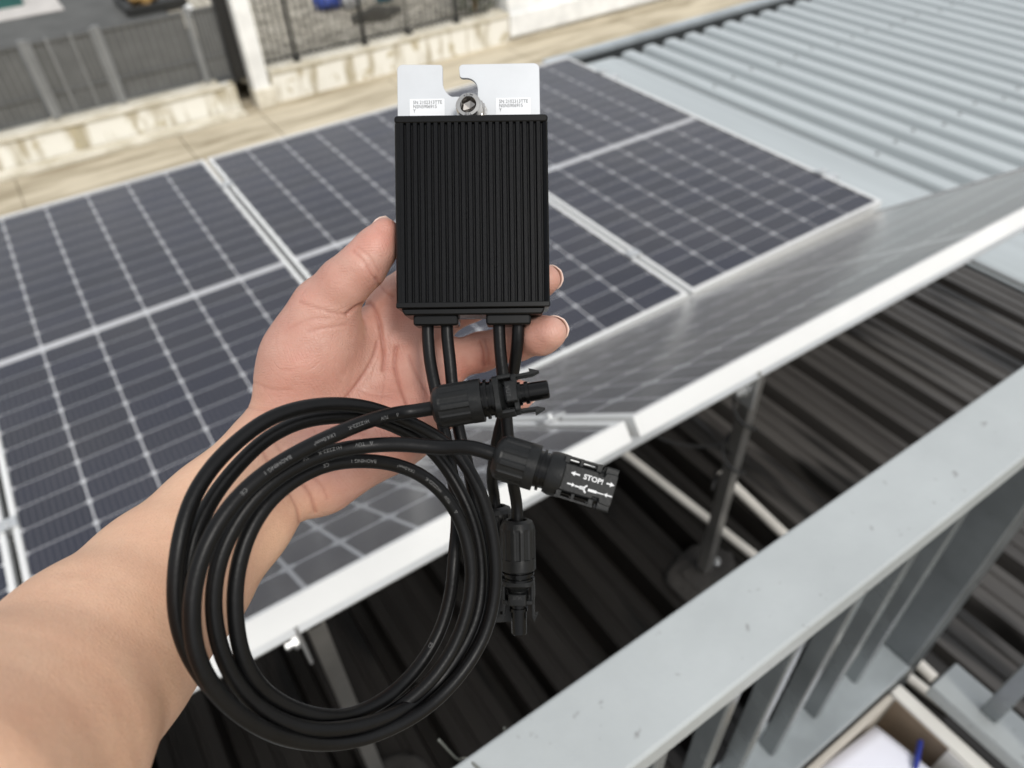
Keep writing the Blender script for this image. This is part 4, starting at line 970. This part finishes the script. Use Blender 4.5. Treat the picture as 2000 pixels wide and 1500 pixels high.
# fingertips redder
for fg in fingers:
    for (p, r), wgt in ((fg[-1], 1.0), (fg[-2], .7)):
        red = np.maximum(red, wgt * np.exp(-(np.linalg.norm(hv - cpt(*p), axis=1) / 0.017) ** 2))
hw_ = hv @ RW + CP
base_w = at(*fa[-1][0])
person = bpy.data.objects.new('person', None)
bpy.data.objects.remove(person)
me = bpy.data.meshes.new('person')
org = at(*fa[-1][0])
me.from_pydata((hw_ - org).tolist(), [], hq.tolist())
for nm, arr in (('redness', red), ('crease', crs)):
    at_ = me.attributes.new(nm, 'FLOAT', 'POINT'); at_.data.foreach_set('value', arr.astype(np.float32))
me.shade_smooth()
person = bpy.data.objects.new('person', me); COL.objects.link(person); person.location = V(org)
tag(person, 'bare left forearm and open hand gripping the black device from behind', 'person')
def skin_mat():
    m = bpy.data.materials.new('skin'); m.use_nodes = True; t = m.node_tree; b = t.nodes['Principled BSDF']
    def node(ty, **kw):
        n = t.nodes.new(ty)
        for k, v_ in kw.items(): setattr(n, k, v_)
        return n
    tc = node('ShaderNodeTexCoord'); a1 = node('ShaderNodeAttribute', attribute_name='redness'); a2 = node('ShaderNodeAttribute', attribute_name='crease')
    n1 = node('ShaderNodeTexNoise'); n1.inputs['Scale'].default_value = 55; n1.inputs['Detail'].default_value = 5; t.links.new(tc.outputs['Object'], n1.inputs['Vector'])
    n3 = node('ShaderNodeTexNoise'); n3.inputs['Scale'].default_value = 420; n3.inputs['Detail'].default_value = 3; t.links.new(tc.outputs['Object'], n3.inputs['Vector'])
    def mix(f, a, bb, blend='MIX'):
        x = node('ShaderNodeMix', data_type='RGBA', blend_type=blend)
        for s_, v_ in ((0, f), (6, a), (7, bb)):
            if isinstance(v_, (int, float)): x.inputs[s_].default_value = v_
            elif isinstance(v_, tuple): x.inputs[s_].default_value = (*v_, 1)
            else: t.links.new(v_, x.inputs[s_])
        return x.outputs[2]
    mot = node('ShaderNodeMapRange'); mot.inputs['From Min'].default_value = .3; mot.inputs['From Max'].default_value = .7; t.links.new(n1.outputs['Fac'], mot.inputs['Value'])
    fore = mix(mot.outputs[0], (0.68, 0.405, 0.268), (0.72, 0.455, 0.305))
    plm = mix(mot.outputs[0], (0.47, 0.24, 0.185), (0.53, 0.31, 0.245))
    c = mix(a1.outputs['Fac'], fore, plm)
    n0 = node('ShaderNodeTexNoise'); n0.inputs['Scale'].default_value = 26; n0.inputs['Detail'].default_value = 4; t.links.new(tc.outputs['Object'], n0.inputs['Vector'])
    r0 = node('ShaderNodeMapRange'); r0.inputs['From Min'].default_value = .48; r0.inputs['From Max'].default_value = .70; r0.inputs['To Max'].default_value = .55; t.links.new(n0.outputs['Fac'], r0.inputs['Value'])
    r1 = node('ShaderNodeMath', operation='MULTIPLY'); t.links.new(r0.outputs[0], r1.inputs[0]); pr1 = node('ShaderNodeMapRange'); pr1.inputs['To Min'].default_value = .12; t.links.new(a1.outputs['Fac'], pr1.inputs['Value']); t.links.new(pr1.outputs[0], r1.inputs[1])
    c = mix(r1.outputs[0], c, (0.56, 0.22, 0.17))
    fn = node('ShaderNodeMapRange'); fn.inputs['From Min'].default_value = .35; fn.inputs['From Max'].default_value = .65; fn.inputs['To Min'].default_value = .0; fn.inputs['To Max'].default_value = .08; t.links.new(n3.outputs['Fac'], fn.inputs['Value'])
    c = mix(fn.outputs[0], c, (0.36, 0.16, 0.10))
    cm = node('ShaderNodeMath', operation='MULTIPLY'); cm.inputs[1].default_value = 0.55; t.links.new(a2.outputs['Fac'], cm.inputs[0])
    c = mix(cm.outputs[0], c, (0.30, 0.10, 0.07))
    t.links.new(c, b.inputs['Base Color'])
    b.inputs['Roughness'].default_value = 0.43; b.inputs['Specular IOR Level'].default_value = 0.4
    b.inputs['Subsurface Weight'].default_value = 0.12; b.inputs['Subsurface Radius'].default_value = (1.0, 0.35, 0.18); b.inputs['Subsurface Scale'].default_value = 0.0035
    vo = node('ShaderNodeTexVoronoi', feature='DISTANCE_TO_EDGE'); vo.inputs['Scale'].default_value = 620; t.links.new(tc.outputs['Object'], vo.inputs['Vector'])
    n4 = node('ShaderNodeTexNoise'); n4.inputs['Scale'].default_value = 160; n4.inputs['Detail'].default_value = 6; n4.inputs['Roughness'].default_value = .65; t.links.new(tc.outputs['Object'], n4.inputs['Vector'])
    b1 = node('ShaderNodeBump'); b1.inputs['Strength'].default_value = .25; b1.inputs['Distance'].default_value = .0008; t.links.new(vo.outputs['Distance'], b1.inputs['Height'])
    b2 = node('ShaderNodeBump'); b2.inputs['Strength'].default_value = .24; b2.inputs['Distance'].default_value = .0012; t.links.new(n4.outputs['Fac'], b2.inputs['Height']); t.links.new(b1.outputs[0], b2.inputs['Normal'])
    # fine skin lines in three directions, broken up by noise
    last = b2.outputs[0]; lines = None
    for rot, sc, dist in (((0.3, 0.2, 0.5), 190, 7.0), ((1.2, 0.5, 1.9), 150, 9.0), ((0.1, 1.1, 2.6), 240, 7.0)):
        mp2 = node('ShaderNodeMapping'); mp2.inputs['Rotation'].default_value = rot; t.links.new(tc.outputs['Object'], mp2.inputs[0])
        wv = node('ShaderNodeTexWave'); wv.inputs['Scale'].default_value = sc; wv.inputs['Distortion'].default_value = dist; wv.inputs['Detail'].default_value = 3; wv.inputs['Detail Scale'].default_value = 0.35; t.links.new(mp2.outputs[0], wv.inputs['Vector'])
        ln = node('ShaderNodeMapRange'); ln.inputs['From Min'].default_value = .80; ln.inputs['From Max'].default_value = 1.0; t.links.new(wv.outputs['Fac'], ln.inputs['Value'])
        nm = node('ShaderNodeTexNoise'); nm.inputs['Scale'].default_value = 70 + sc * .2; nm.inputs['Detail'].default_value = 2; t.links.new(mp2.outputs[0], nm.inputs['Vector'])
        nr_ = node('ShaderNodeMapRange'); nr_.inputs['From Min'].default_value = .50; nr_.inputs['From Max'].default_value = .66; t.links.new(nm.outputs['Fac'], nr_.inputs['Value'])
        mu = node('ShaderNodeMath', operation='MULTIPLY'); t.links.new(ln.outputs[0], mu.inputs[0]); t.links.new(nr_.outputs[0], mu.inputs[1])
        if lines is None: lines = mu.outputs[0]
        else:
            mxm = node('ShaderNodeMath', operation='MAXIMUM'); t.links.new(lines, mxm.inputs[0]); t.links.new(mu.outputs[0], mxm.inputs[1]); lines = mxm.outputs[0]
    pm_ = node('ShaderNodeMapRange'); pm_.inputs['To Min'].default_value = .18; pm_.inputs['To Max'].default_value = .75; t.links.new(a1.outputs['Fac'], pm_.inputs['Value'])
    lm = node('ShaderNodeMath', operation='MULTIPLY'); t.links.new(lines, lm.inputs[0]); t.links.new(pm_.outputs[0], lm.inputs[1])
    b3 = node('ShaderNodeBump', invert=True); b3.inputs['Strength'].default_value = .42; b3.inputs['Distance'].default_value = .0004; t.links.new(lm.outputs[0], b3.inputs['Height']); t.links.new(last, b3.inputs['Normal'])
    l2 = node('ShaderNodeMath', operation='MULTIPLY'); l2.inputs[1].default_value = .20; t.links.new(lm.outputs[0], l2.inputs[0])
    c = mix(l2.outputs[0], c, (0.34, 0.12, 0.08)); t.links.new(c, b.inputs['Base Color'])
    t.links.new(b3.outputs[0], b.inputs['Normal']); return m
me.materials.append(skin_mat())
# fingernails on the far sides of the tips
M_nail = mat('fingernail', (0.74, 0.56, 0.48), 0.3, var=0.06, scale=200)
def nail(p_tip, p_in, r, back, wid, ln, shift):
    """curved plate on the back of a fingertip"""
    a = cpt(*p_in); b = cpt(*p_tip); ax = (b - a) / np.linalg.norm(b - a); bk = np.array(back, float); bk -= ax * (bk @ ax); bk /= np.linalg.norm(bk); sd_ = np.cross(ax, bk); vs_ = []; n = 8
    for i in range(n + 1):
        t = i / n; s_ = -ln + t * (ln + shift)
        ww = wid * (1 - max(0, (t - .72) / .28) ** 2 * .55)
        for j in range(n + 1):
            th_ = (j / n - .5) * 2 * ww; drop = 0.0012 * max(0, (t - .6) / .4) ** 2
            p = b + ax * s_ + (bk * math.cos(th_) + sd_ * math.sin(th_)) * (r - drop)
            vs_.append(p @ RW + CP)
    mb = MB().add(vs_, [(i * (n + 1) + j, i * (n + 1) + j + 1, (i + 1) * (n + 1) + j + 1, (i + 1) * (n + 1) + j) for i in range(n) for j in range(n)])
    o = mb.build('fingernail', M_nail, person, smooth=True, angle=80); s_ = o.modifiers.new('thickness', 'SOLIDIFY'); s_.thickness = 0.0006; s_.offset = 0
nail((1075, 650, .352), (1010, 667, .372), .0083, (0.55, -0.55, 0.9), 0.9, .009, .0056)
nail((1066, 546, .372), (1005, 558, .392), .0080, (0.7, -0.35, 0.8), 0.9, .009, .0055)
nail((752, 453, .354), (708, 520, .355), .0080, (-0.35, -0.3, 0.9), 0.85, .011, .0068)
nail((1016, 772, .359), (980, 775, .370), .0070, (0.6, -0.2, 0.9), 0.85, .008, .0060)
